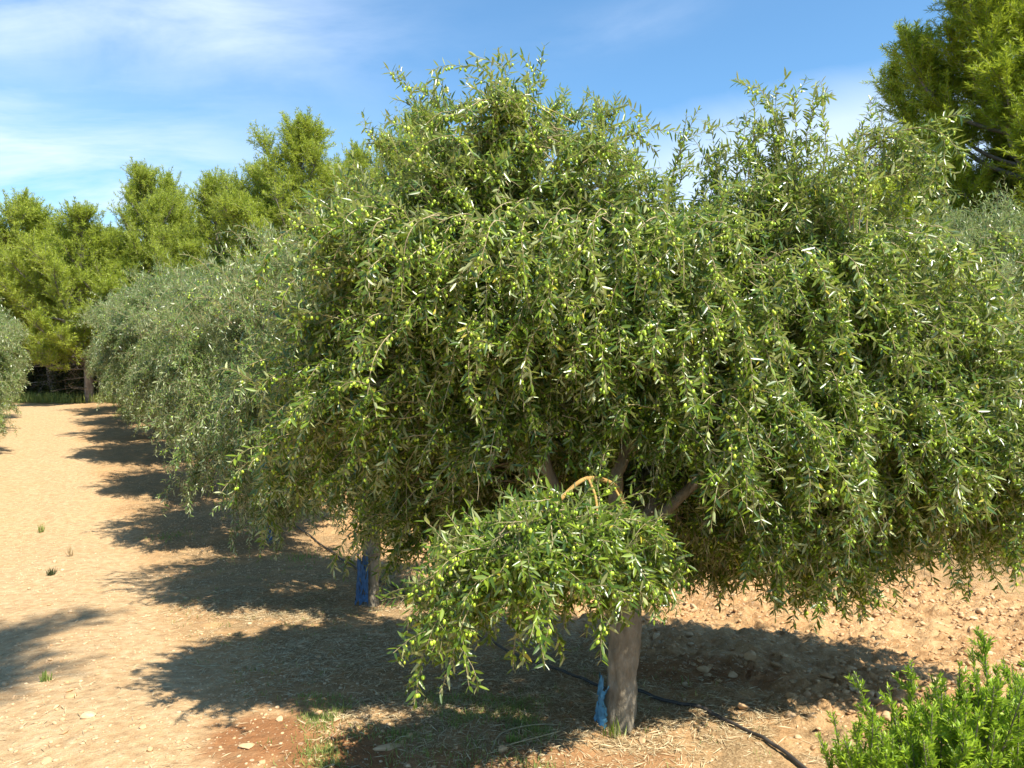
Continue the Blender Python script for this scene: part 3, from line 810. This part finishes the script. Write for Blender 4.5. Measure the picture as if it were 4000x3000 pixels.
# ------------------------------------------------------------------ pines
def pine_template(seed, H, Rc, cb, nbr, ntuft_per, needle_l, needle_w, mat, npt=8, dead=14, tr=.16):
    rng = np.random.default_rng(seed)
    K = 20
    lean = rng.normal(0, .25, 2)
    ctrl = [(0, 0, -.3), (0, 0, 0), (lean[0]*.4, lean[1]*.4, H*.3), (lean[0]*.2+rng.normal(0, .12), lean[1], H*.62), (lean[0], lean[1], H*.97)]
    tp = curve_pts(ctrl, 40)
    tt = np.linspace(0, 1, 40)
    wood = [tubes(tp[None], (tr*(1-tt)**.8+.015)[None], 10)]
    n = nbr
    h = cb+(1-cb)*(np.arange(n)+rng.uniform(0, 1, n))/n
    a = np.arange(n)*2.399+rng.normal(0, .5, n)
    u = (h-cb)/(1-cb)
    prof = np.clip(1-u, 0, 1)**.62*(.70+.50*np.clip(u*4, 0, 1))*rng.uniform(.55, 1.28, n)
    lob = 1+.22*np.sin(2*a+rng.uniform(0, 6)+u*5)+.16*np.sin(5*a+u*9+rng.uniform(0, 6))
    L = np.maximum(Rc*prof*lob, .35)
    el = R(8)+R(50)*u**1.3+rng.normal(0, .16, n)
    st = np.stack([np.interp(h*H, tp[:, 2], tp[:, k]) for k in range(3)], -1)
    D = np.stack([np.cos(a)*np.cos(el), np.sin(a)*np.cos(el), np.sin(el)], -1)
    BP = grow(rng, st, D, L, -rng.uniform(.0, .12, n)-.12, 12, .07)
    wood.append(tubes(BP, np.linspace(1, .25, 12)[None]*(.012+.012*L[:, None]), 5))
    # branchlets
    m = (L*ntuft_per*1.1).astype(int)+4
    bi = np.repeat(np.arange(n), m); f = rng.uniform(.22, 1.0, len(bi))**.75*.9999*11; i = f.astype(int); r = (f-i)[:, None]
    P0 = BP[bi, i]*(1-r)+BP[bi, i+1]*r; bt = unit(BP[bi, i+1]-BP[bi, i])
    D0 = bt*.6+rng.normal(0, .62, (len(bi), 3))+np.array([0, 0, .60])
    bl = rng.uniform(.25, .80, len(bi))*(.7+.3*Rc/2.5)
    TP = grow(rng, P0, D0, bl, -.35*np.ones(len(bi)), 6, .12)
    wood.append(tubes(TP, np.full((len(bi), 6), .004), 3))
    pos, T, idx, f, k = leaf_nodes(TP, bl, .085)
    keep = f > .25; pos, T = pos[keep], T[keep]
    pos = np.repeat(pos, npt, 0); T = np.repeat(T, npt, 0); nn = len(pos)
    ax = unit(T*.75+rng.normal(0, .60, (nn, 3))+np.array([0, 0, .12]))
    N = rng.normal(0, .7, (nn, 3))+np.array([0, 0, .6])+sun_vec*.3
    LL = needle_l*rng.uniform(.7, 1.2, nn); WW = needle_w*rng.uniform(.8, 1.2, nn)
    tw = np.repeat(np.clip(rng.beta(2, 2, len(keep[keep])), 0, .97), npt)
    V, F, t = leaves(pos, ax, N, LL, WW, np.clip(tw+rng.normal(0, .12, nn), 0, .97), LEAF4, .05)
    fol = mesh_np('needles', V, F, {'tint': t})
    # bare grey lower branches
    nd = dead; hh = rng.uniform(.08, cb+.12, nd)*H; aa = rng.uniform(0, 6.28, nd)
    st = np.stack([np.interp(hh, tp[:, 2], tp[:, q]) for q in range(3)], -1)
    DD = np.stack([np.cos(aa), np.sin(aa), rng.uniform(-.2, .35, nd)], -1); dl = rng.uniform(.6, 1.8, nd)
    DP = grow(rng, st, DD, dl, .05*np.ones(nd), 12, .16)
    s2 = np.repeat(np.arange(nd), 7); f2 = rng.uniform(.2, .95, nd*7)*10.99; i2 = f2.astype(int)
    D2 = unit(DP[s2, i2+1]-DP[s2, i2])+rng.normal(0, .6, (nd*7, 3))
    DP2 = grow(rng, DP[s2, i2], D2, rng.uniform(.2, .6, nd*7), .1*np.ones(nd*7), 6, .2)
    dV, dF = merge([tubes(DP, np.linspace(.018, .005, 12)[None]*np.ones((nd, 1)), 4), tubes(DP2, np.full((nd*7, 6), .004), 3)])
    V, F = merge(wood[:1]); d = {'trunk': mesh_np('trunk', V, F, smooth=True)}
    V, F = merge(wood[1:]); d['branches'] = mesh_np('branches', V, F, smooth=True)
    d['needles'] = fol; d['dead_branches'] = mesh_np('dead_branches', dV, dF, smooth=True)
    for k, me in d.items(): me.materials.append(M[mat] if k == 'needles' else M['pine_bark'])
    print('pine', seed, len(pos))
    return d, H
PA = pine_template(31, 9.0, 2.3, .22, 92, 27, .13, .0165, 'pine_needle', 8, 26)
PB = pine_template(32, 7.5, 2.0, .24, 80, 27, .13, .0165, 'pine_needle', 8, 26)
PC = pine_template(33, 8.2, 2.6, .20, 86, 27, .13, .0165, 'pine_needle', 8, 30)
PD = pine_template(34, 15.0, 5.0, .14, 105, 40, .15, .018, 'pine_needle_deep', 9, 20, .28)
PE = pine_template(35, 6.5, 2.1, .18, 80, 27, .13, .0165, 'pine_needle', 8)
PF = pine_template(36, 10.7, 1.35, .80, 40, 24, .13, .0165, 'pine_needle', 8, dead=3)
def place_pine(tp, px, top_py, y, rz, wide, label, group='pines at the end of the orchard'):
    t, H = tp; x = (px-2000)/3000*y; z = float(ground_z(x, y)); h = 1.8+(1450-top_py)/3000*y-z
    root = empty('pine_tree', (x, y, z), rz, label, 'pine tree', group)
    s = h/H; root.scale = (s*wide, s*wide, s)
    for nm, me in t.items():
        o = bpy.data.objects.new(nm, me); col.objects.link(o); o.parent = root
for a in (
        (PB, 60, 800, 29.5, 0.0, 1.05, 'thin topped pine at the left edge'),
        (PE, 215, 880, 30.5, 1.0, 1.30, 'low round pine over the head of the track'),
        (PE, 350, 875, 29.0, 2.2, 1.20, 'low round pine left of the twin-topped pine'),
        (PA, 575, 700, 30.0, 0.5, 0.95, 'twin topped pine between the low pines and the tallest one'),
        (PB, 690, 735, 31.5, 2.5, .85, 'slim pine leaning against the twin topped pine'),
        (PB, 850, 745, 29.5, 4.0, 1.0, 'pine just left of the broad tallest pine'),
        (PA, 1190, 535, 27.0, 1.7, 1.15, 'broad tallest pine above the olive row'),
        (PC, 1020, 700, 28.0, 3.4, 0.9, 'pine tucked under the left shoulder of the tallest pine'),
        (PB, 1370, 640, 29.0, 5.1, .95, 'pine on the right shoulder of the tallest pine'),
        (PC, 1640, 505, 27.0, 0.2, .90, 'pine seen through the top shoots of the nearest olive tree'),
        (PA, 1830, 600, 28.0, 2.9, .80, 'pine hidden behind the crest of the nearest olive tree'),
        (PC, -120, 850, 31.0, 4.4, 1.0, 'pine past the left edge of the picture'),
        (PC, 130, 940, 35.0, 1.4, 1.2, 'dark pine deep in the wood behind the left edge'),
        (PC, 450, 930, 35.0, 3.1, 1.2, 'dark pine deep in the wood behind the low round pines'),
        (PC, 760, 900, 36.0, 5.1, 1.1, 'dark pine deep in the wood behind the slim pine'),
        (PC, 1050, 850, 35.0, 0.1, 1.1, 'dark pine deep in the wood behind the tallest pine'),
        (PE, 480, 1010, 29.3, 5.9, 1.15, 'small bushy pine at the wood edge above the far olive crown'),
        (PE, 800, 1000, 28.0, 0.9, 1.1, 'small bushy pine at the wood edge behind the middle of the olive row'),
        (PD, 4060, -420, 21.0, 2.4, 1.36, 'huge dark green pine filling the upper right corner'),
        (PC, 3560, 560, 25.0, 2.0, .95, 'smaller pine at the foot of the huge one on the left'),
        (PC, 3950, 600, 24.0, 5.0, 1.1, 'pine behind the silvery olive crowns at the right edge')):
    place_pine(*a, **({'group': 'pines on the right'} if a[1] > 3000 else {}))

def behind_pine():
    (t, H) = PF; x, y = -1.0, -1.25
    root = empty('pine_tree', (x, y, float(ground_z(x, y))), 0, 'leaning pine outside the picture that throws the feathery shadow on the near track', 'pine tree', 'pines beside the camera')
    root.rotation_mode = 'QUATERNION'
    root.rotation_quaternion = Vector((0, 0, 1)).rotation_difference(Vector((.69*2.5, .72*2.5, 9.6)).normalized())
    for nm, me in t.items():
        o = bpy.data.objects.new(nm, me); col.objects.link(o); o.parent = root
behind_pine()

# dark undergrowth beneath the pines
def shrub_template(seed):
    rng = np.random.default_rng(seed); n = 5200
    d = unit(rng.normal(size=(n, 3))); d[:, 2] = np.abs(d[:, 2]); r = rng.uniform(.35, 1, (n, 1))**.5
    c = d*r*np.array([1.1, 1.1, 1.25])*(1+.2*np.sin(5*np.arctan2(d[:, 1:2], d[:, :1])))
    st = np.zeros((70, 3)); D = unit(rng.normal(size=(70, 3))+np.array([0, 0, 1.2])); D[:, 2] = np.abs(D[:, 2])
    SP = grow(rng, st, D, rng.uniform(.9, 1.4, 70), np.zeros(70), 9, .12)
    V, F, t = leaves(c, d+rng.normal(0, .6, (n, 3)), rng.normal(0, .6, (n, 3))+np.array([0, 0, .8]), rng.uniform(.06, .12, n), rng.uniform(.03, .05, n), rng.uniform(0, .97, n), LEAF4)
    sV, sF = tubes(SP, np.linspace(.014, .004, 9)[None]*np.ones((70, 1)), 4)
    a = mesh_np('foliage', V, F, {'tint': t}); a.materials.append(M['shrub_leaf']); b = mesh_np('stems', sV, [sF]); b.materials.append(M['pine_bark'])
    return {'foliage': a, 'stems': b}
SH = [shrub_template(51), shrub_template(52)]
for i, (px, y, s, lab) in enumerate(((-60, 30.5, 1.3, 'dark shrub under the pines at the far left'), (90, 31.2, 1.2, 'dark shrub left of the grey pine trunk at the track end'),
        (175, 32.5, 1.5, 'tall dark shrub right behind the end of the track'), (300, 30.8, 1.15, 'dark shrub right of the grey pine trunk at the track end'), (20, 35, 2.3, 'tall dark thicket in the shade behind the left olive tree'), (130, 36, 2.5, 'tall dark thicket closing the view straight over the track'), (240, 35, 2.3, 'tall dark thicket right behind the grey pine trunk'), (340, 37, 2.6, 'tall dark thicket behind the last olive tree of the row'), (-130, 36, 2.6, 'tall dark thicket beyond the left edge'), (420, 30.5, 1.3, 'dark shrub behind the far end of the olive row'))):
    x = (px-2000)/3000*y; root = empty('shrub', (x, y, float(ground_z(x, y))), i*1.3, lab, 'shrub', 'shrubs under the pines')
    root.scale = (s*1.1, s*1.1, s)
    for nm, me in SH[i % 2].items():
        o = bpy.data.objects.new(nm, me); col.objects.link(o); o.parent = root

# ------------------------------------------------------------------ grass and litter
def blades(rng, x, y, h, w, lean, tint, z=None):
    n = len(x); z = ground_z(x, y) if z is None else z
    a = rng.uniform(0, 2*PI, n); ax = np.stack([np.cos(a)*lean, np.sin(a)*lean, np.ones(n)*(1-lean*.75)], -1)
    N = np.stack([-np.sin(a), np.cos(a), rng.normal(0, .3, n)], -1)+rng.normal(0, .3, (n, 3))
    N = np.cross(N, ax)
    return leaves(np.stack([x, y, z-.004], -1), ax, N, h, w, tint, LEAF6, .3)
def scatter(rng, n, x0, x1, y0, y1, prob):
    x = rng.uniform(x0, x1, n); y = y0+(y1-y0)*rng.uniform(size=n)
    k = rng.uniform(size=n) < prob(x, y); return x[k], y[k]
def litter_prob(x, y):
    o = row_off(x, y); p = smooth01(o, -2.2, -1.2)*(1-smooth01(o, .9, 1.5))+.06
    return p*smooth01(fbm(x, y, 1.7, 3, 71), .30, .60)*(1-.8*in_red(x, y))
def ground_cover():
    rng = np.random.default_rng(91)
    # straw lying flat
    x, y = scatter(rng, 110000, -4, 3.2, 3.0, 8.0, litter_prob)
    n = len(x); a = rng.uniform(0, 2*PI, n); z = ground_z(x, y)+rng.uniform(.002, .012, n)
    ax = np.stack([np.cos(a), np.sin(a), rng.normal(0, .12, n)], -1); N = np.array([0, 0, 1.])+rng.normal(0, .3, (n, 3))
    V, F, t = leaves(np.stack([x, y, z], -1), ax, N, rng.uniform(.02, .10, n), rng.uniform(.0025, .0055, n), rng.uniform(0, .97, n), LEAF4, .05)
    tag(link('dry_grass', mesh_np('dry_grass', V, F, {'tint': t}), M['straw']), 'dry straw litter strewn under the olive row', 'dry grass', kind='stuff')
    # green tufts
    V = []; 
    def clumps(n, fx, spread, per, hh):
        xs, ys = [], []
        for _ in range(n):
            cx, cy = fx(); k = rng.integers(per//2, per); xs.append(cx+rng.normal(0, spread, k)); ys.append(cy+rng.normal(0, spread, k))
        return np.concatenate(xs), np.concatenate(ys)
    def f1():
        while True:
            px, py = rng.uniform(1150, 2150), rng.uniform(2690, 3030)
            d = 1.77*3000/(py-1450)
            if rng.uniform() < smooth01(np.array(fbm(np.array(px/180.), np.array(py/90.), 1, 3, 8)), .42, .62): return (px-2000)/3000*d, d
    x1, y1 = clumps(420, f1, .035, 18, .05)
    def f2():
        while True:
            x, y = rng.uniform(-3.5, 2.6), rng.uniform(3.2, 9)
            o = row_off(x, y)
            if -1.9 < o < 1.1 and rng.uniform() < .9: return x, y
    x2, y2 = clumps(260, f2, .03, 12, .04)
    x = np.concatenate([x1, x2]); y = np.concatenate([y1, y2]); n = len(x)
    V, F, t = blades(rng, x, y, rng.uniform(.012, .045, n), rng.uniform(.002, .0045, n), rng.uniform(.3, .95, n), rng.uniform(0, .97, n))
    tag(link('grass', mesh_np('grass', V, F, {'tint': t}), M['grass_blade']), 'sparse green grass tufts in the litter by the nearest trunk', 'grass', kind='stuff')
    # verge where the track ends
    y = rng.uniform(28.6, 31.5, 9000); x = (rng.uniform(-200, 620, 9000)-2000)/3000*y
    V, F, t = blades(rng, x, y, rng.uniform(.12, .42, 9000), rng.uniform(.012, .03, 9000), rng.uniform(.05, .5, 9000), rng.uniform(.3, .97, 9000))
    tag(link('grass_verge', mesh_np('grass_verge', V, F, {'tint': t}), M['grass_blade']), 'yellow green grass verge at the far end of the track', 'grass', kind='stuff')
ground_cover()

# ------------------------------------------------------------------ stones
def rock_mesh(rng, n_sub=2):
    import bmesh
    bm = bmesh.new(); bmesh.ops.create_icosphere(bm, subdivisions=n_sub, radius=1)
    V = np.array([v.co[:] for v in bm.verts]); F = np.array([[v.index for v in f.verts] for f in bm.faces]); bm.free()
    for _ in range(16):                                    # chisel flat facets
        d = unit(rng.normal(size=3)); c = rng.uniform(.38, .80)
        h = V@d; V = V-np.clip(h-c, 0, None)[:, None]*d*.92
    V = V*(1+.05*rng.normal(size=(len(V), 1)))
    return V, F
def stones():
    rng = np.random.default_rng(101)
    protos = []
    for k in range(9):
        V, F = rock_mesh(rng); me = mesh_np('stone', V, [F], {'tint': np.full(len(V), rng.uniform(.1, 1))}); me.materials.append(M['stone']); protos.append(me)
    def zone_prob(x, y):
        o = row_off(x, y); p = .10+.9*smooth01(o, .9, 1.6)*(1-smooth01(o, 5.2, 6.2))
        return p*(.25+.75*smooth01(fbm(x, y, 1.4, 3, 77), .35, .6))
    spots = []
    # individually seen stones (photo bearings on the ground)
    for px, py, s, fl, lab in ((1500, 2935, .085, .22, 'long flat slab of pale stone in the grass at the bottom'), (1965, 2955, .045, .6, 'rounded pale stone at the bottom beside the dry bramble stems'),
            (340, 2815, .055, .4, 'flat pale stone in the near track'), (255, 2700, .045, .4, 'pale stone half sunk in the near track'), (960, 2930, .045, .35, 'stone lying in the wet red patch'),
            (1020, 2990, .03, .5, 'small pale stone at the lower edge of the red patch'), (1230, 2780, .035, .5, 'bright stone on the edge of the red patch by the grass'), (430, 2510, .018, .7, 'small white pebble alone on the track'),
            (3640, 2550, .045, .3, 'flat grey stone behind the green bush'), (3480, 2570, .055, .3, 'broad flat stone left of the grey one'), (3335, 2590, .045, .6, 'blocky pale stone among the clods'),
            (3540, 2610, .055, .6, 'largest blocky stone just behind the green bush'), (3250, 2620, .06, .35, 'slab of orange stone among the clods'), (3440, 2700, .04, .7, 'round stone left of the green bush tips'),
            (3120, 2890, .035, .4, 'pale stone right of the hose end'), (2910, 2765, .04, .55, 'tan stone above the hose'), (2870, 2600, .035, .6, 'stone standing in the shadow edge'),
            (2940, 2535, .05, .9, 'upright orange clod of earth'), (2510, 2905, .03, .4, 'small pale stone below the hose'), (1310, 2830, .03, .5, 'small stone left of the pale slab'), (2700, 2430, .035, .5, 'pale stone just right of the hanging fan of leaves')):
        d = 1.77*3000/(py-1450); spots.append(((px-2000)/3000*d, d, s, fl, lab))
    G = 'loose stones on the orchard ground'
    used = 0
    while len(spots) < 170:
        x = rng.uniform(.9, 4.6); y = rng.uniform(3.4, 8.0)
        if abs(x/y) < .68 and rng.uniform() < zone_prob(x, y): spots.append((x, y, rng.uniform(.018, .050), rng.uniform(.4, .8), None))
    while len(spots) < 270:
        y = rng.uniform(3.3, 9.0); x = rng.uniform(-.68*y, -.1)
        if rng.uniform() < .6: spots.append((x, y, rng.uniform(.012, .028), rng.uniform(.35, .7), None))
    for i, (x, y, s, fl, lab) in enumerate(spots):
        o = bpy.data.objects.new('stone', protos[i % 9]); col.objects.link(o)
        z = float(ground_z(x, y)); o.location = (x, y, z+s*fl*.35)
        o.scale = (s*rng.uniform(.9, 1.35), s*rng.uniform(.75, 1.1), s*fl); o.rotation_euler = (rng.normal(0, .2), rng.normal(0, .2), rng.uniform(0, 6.28))
        if lab == 'long flat slab of pale stone in the grass at the bottom': o.rotation_euler = (0, 0, .25); o.scale = (.10, .04, .022)
        if lab is None:
            lab = 'small tan stone among the clods of turned earth on the right' if x > .5 else 'small pale stone on the track and its shaded edge'
            tag(o, lab, 'stone', 'loose stones among the clods' if x > .5 else 'loose stones along the track')
        else: tag(o, lab, 'stone')
    # gravel and clods, uncountable
    T, F = rock_mesh(rng, 1)
    def gravel(name, n, x0, x1, y0, y1, prob, smin, smax, lab, mat, tlo, thi):
        x, y = scatter(rng, n, x0, x1, y0, y1, prob); m = len(x)
        s = smin+(smax-smin)*rng.uniform(size=m)**2.5; z = ground_z(x, y)
        a = rng.uniform(0, 6.28, m); sc = np.stack([s*rng.uniform(.8, 1.4, m), s*rng.uniform(.7, 1.1, m), s*rng.uniform(.4, .9, m)], -1)
        Q = T[None]*sc[:, None]; c, si = np.cos(a)[:, None], np.sin(a)[:, None]
        V = np.stack([Q[..., 0]*c-Q[..., 1]*si+x[:, None], Q[..., 0]*si+Q[..., 1]*c+y[:, None], Q[..., 2]+(z+s*.12)[:, None]], -1)
        Fo = (F[None]+(np.arange(m)*len(T))[:, None, None]).reshape(-1, 3)
        me = mesh_np(name, V.reshape(-1, 3), [Fo], {'tint': np.repeat(rng.uniform(tlo, thi, m), len(T))})
        tag(link(name, me, M[mat]), lab, 'gravel', kind='stuff')
    gravel('clods', 42000, .3, 7.5, 3.2, 12, lambda x, y: zone_prob(x, y)*smooth01(row_off(x, y), .6, 1.3), .004, .034, 'crumbled clods of orange earth right of the nearest trunk', 'stone', 0, .55)
    gravel('gravel', 52000, -8.5, 1.0, 3.1, 15, lambda x, y: .30+.7*np.exp(-((row_off(x, y)+3.3+.3*np.sin(y*1.3))/.32)**2)+.5*smooth01(fbm(x, y, 1.1, 3, 33), .5, .65), .003, .019, 'fine pale gravel strewn over the dirt track', 'stone', .3, 1)
stones()

# ------------------------------------------------------------------ drip hose
def hose():
    pts = [(1.42, 2.95), (1.30, 3.43), (1.16, 3.72), (.99, 4.05), (.82, 4.22), (.69, 4.32), (.45, 4.52), (.1, 5.05), (-.45, 6.05), (-.98, 7.15), (-1.7, 8.3), (-2.6, 9.95), (-4.4, 12.9), (-6.2, 16)]
    p = curve_pts([(a, b, 0) for a, b in pts], 400); p[:, 0] += .012*np.sin(p[:, 1]*7)
    p[:, 2] = ground_z(p[:, 0], p[:, 1])+.012
    k = np.ones(7)/7; p[:, 2] = np.convolve(np.pad(p[:, 2], 3, 'edge'), k, 'valid')+.004
    V, F = tubes(p[None], np.full((1, 400), .0095), 10)
    tag(link('drip_hose', mesh_np('drip_hose', V, [F], smooth=True), M['hose']), 'black drip irrigation hose running past the nearest trunk', 'hose')
hose()

# ------------------------------------------------------------------ green bush in the lower right corner
def rosemary():
    rng = np.random.default_rng(131)
    base = np.array([1.42, 2.15, 0.]); base[2] = float(ground_z(base[0], base[1]))
    root = empty('rosemary_bush', base, 0, 'bright green needle-leaved bush in the lower right corner', 'bush')
    # stem tips in the photograph, at their depths
    tips = [(3855, 2490, 2.15), (3570, 2590, 2.2), (3350, 2640, 2.2), (3265, 2800, 2.15), (3480, 2690, 2.1), (3650, 2650, 2.25), (3700, 2660, 2.3), (3930, 2590, 2.2), (3990, 2640, 2.1), (3760, 2600, 2.05),
            (3205, 2880, 2.15), (3420, 2790, 2.0), (3560, 2800, 2.0), (3660, 2790, 1.95), (3830, 2620, 2.1), (3900, 2700, 2.0), (3740, 2760, 1.95), (3310, 2900, 2.0), (3500, 2890, 1.9), (3810, 2540, 2.25), (4030, 2560, 2.25), (4060, 2700, 2.1), (3620, 2900, 1.85), (3780, 2880, 1.85), (3900, 2860, 1.85)]
    for _ in range(200): tips.append((lambda q: (q, rng.uniform(np.interp(q, [3250, 3500, 3800, 4200], [2880, 2760, 2600, 2600]), 3080), rng.uniform(1.85, 2.45)))(rng.uniform(3280, 4250)))
    S = []
    for px, py, d in tips:
        t = at(px, py, d)-base; st = np.array([rng.normal(0, .10)+t[0]*.25, rng.normal(0, .08)+t[1]*.25, .05])
        S.append(curve_pts([st, st*.45+t*.5+np.array([t[0]*.14, 0, -.02])+rng.normal(0, .02, 3), t], 13))
    SP = np.array(S); L = np.linalg.norm(np.diff(SP, axis=1), axis=-1).sum(1)
    ns = len(SP)*20; si = rng.integers(0, len(SP), ns); f = rng.uniform(.30, .97, ns)*11.99; i = f.astype(int); r = (f-i)[:, None]
    Q0 = SP[si, i]*(1-r)+SP[si, i+1]*r; qt = unit(SP[si, i+1]-SP[si, i])
    QL = rng.uniform(.05, .15, ns)*np.clip(1.35-f/12, .3, 1)
    QP = grow(rng, Q0, qt*.9+rng.normal(0, .5, (ns, 3))+np.array([0, 0, .35]), QL, -.8*np.ones(ns), 6, .05)
    res = []
    for PP, LL, lo in ((SP, L, .35), (QP, QL, .1)):
        pos, T, idx, f, k = leaf_nodes(PP, LL, .0065)
        kp = f > lo; pos, T, k, f = pos[kp], T[kp], k[kp], f[kp]
        for _ in range(2):
            n = len(pos); res.append((pos, *olive_leaves(rng, pos, T, k+_, None, .021*np.where(f > .92, .7, 1), .20, .5, .4, .8)[1:3]) if False else olive_leaves(rng, pos, T, k+_, None, .022*np.where(f > .92, .7, 1), .24, .5, .45, .75))
    pos, ax, N, LL, WW = [np.concatenate(z) for z in zip(*res)]
    V, F, t = leaves(pos, ax, N, LL, WW, np.clip(rng.beta(2.2, 2, len(pos)), 0, .97), LEAF6, -.1)
    link('foliage', mesh_np('foliage', V, F, {'tint': t}, True), M['rosemary_leaf'], root)
    sV, sF = merge([tubes(SP, np.linspace(.006, .0015, 13)[None]*np.ones((len(SP), 1)), 5), tubes(QP, np.full((ns, 6), .001), 3)])
    link('stems', mesh_np('stems', sV, sF, smooth=True), M['olive_bark'], root)
    print('rosemary leaves', len(pos))
rosemary()

# ------------------------------------------------------------------ small weeds and dry stems
def weeds():
    rng = np.random.default_rng(151)
    for px, py, h, n, mat, lab in ((195, 2210, .10, 70, 'shrub_leaf', 'grey green weed tuft in the middle of the track'), (155, 2030, .14, 40, 'grass_blade', 'small upright weed in the far track'),
            (270, 2130, .16, 40, 'straw', 'dry pale weed stalks beside the weed tuft'), (165, 2610, .07, 40, 'grass_blade', 'tiny green weed in the shadow on the near track'),
            (2320, 2780, .12, 26, 'olive_leaf', 'small olive sucker sprouting at the nearest trunk'), (660, 2050, .06, 160, 'grass_blade', 'low green patch at the shadow edge of the third tree'),
            (1180, 2130, .06, 160, 'grass_blade', 'low green patch in shade by the third trunk'), (2010, 2920, .05, 60, 'grass_blade', 'broad leaved weed beside the rounded pale stone')):
        d = 2.0*3000/(py-1450) if py < 2500 else 1.77*3000/(py-1450)
        x0 = (px-2000)/3000*d; z0 = float(ground_z(x0, d)); sp = .16 if n > 100 else .018
        if 'sucker' in lab: x0, d = .50, 3.70; z0 = float(ground_z(x0, d))
        x = rng.normal(0, sp, n); y = rng.normal(0, sp, n); z = ground_z(x+x0, y+d)-z0
        V, F, t = blades(rng, x, y, h*rng.uniform(.4, 1, n), rng.uniform(.004, .009, n), rng.uniform(.1, .7, n), rng.uniform(0, .97, n), z)
        pn = 'grass_patch' if n > 100 else 'weed'
        tag(link(pn, mesh_np(pn, V, F, {'tint': t}), M[mat], None, (x0, d, z0)), lab, 'weed', kind='stuff' if n > 100 else None)
    for pts, r, lab in (([(1920, 2960), (1960, 2890), (2080, 2860), (2180, 2840)], .004, 'upper dry bramble stem lying left of the nearest trunk'), ([(1925, 2965), (2000, 2940), (2100, 2920), (2190, 2890)], .0035, 'lower dry bramble stem lying left of the nearest trunk'),
                       ([(730, 2530), (780, 2545), (850, 2540)], .004, 'thin dry twig lying on the track')):
        w = []
        for px, py in pts:
            d = 1.77*3000/(py-1450); x = (px-2000)/3000*d; w.append((x, d, float(ground_z(x, d))+.012+.015*rng.uniform()))
        p = curve_pts(w, 30); V, F = tubes(p[None], np.full((1, 30), r), 6)
        tag(link('dry_stem', mesh_np('dry_stem', V, [F], smooth=True), M['olive_twig']), lab, 'dry stem')
weeds()
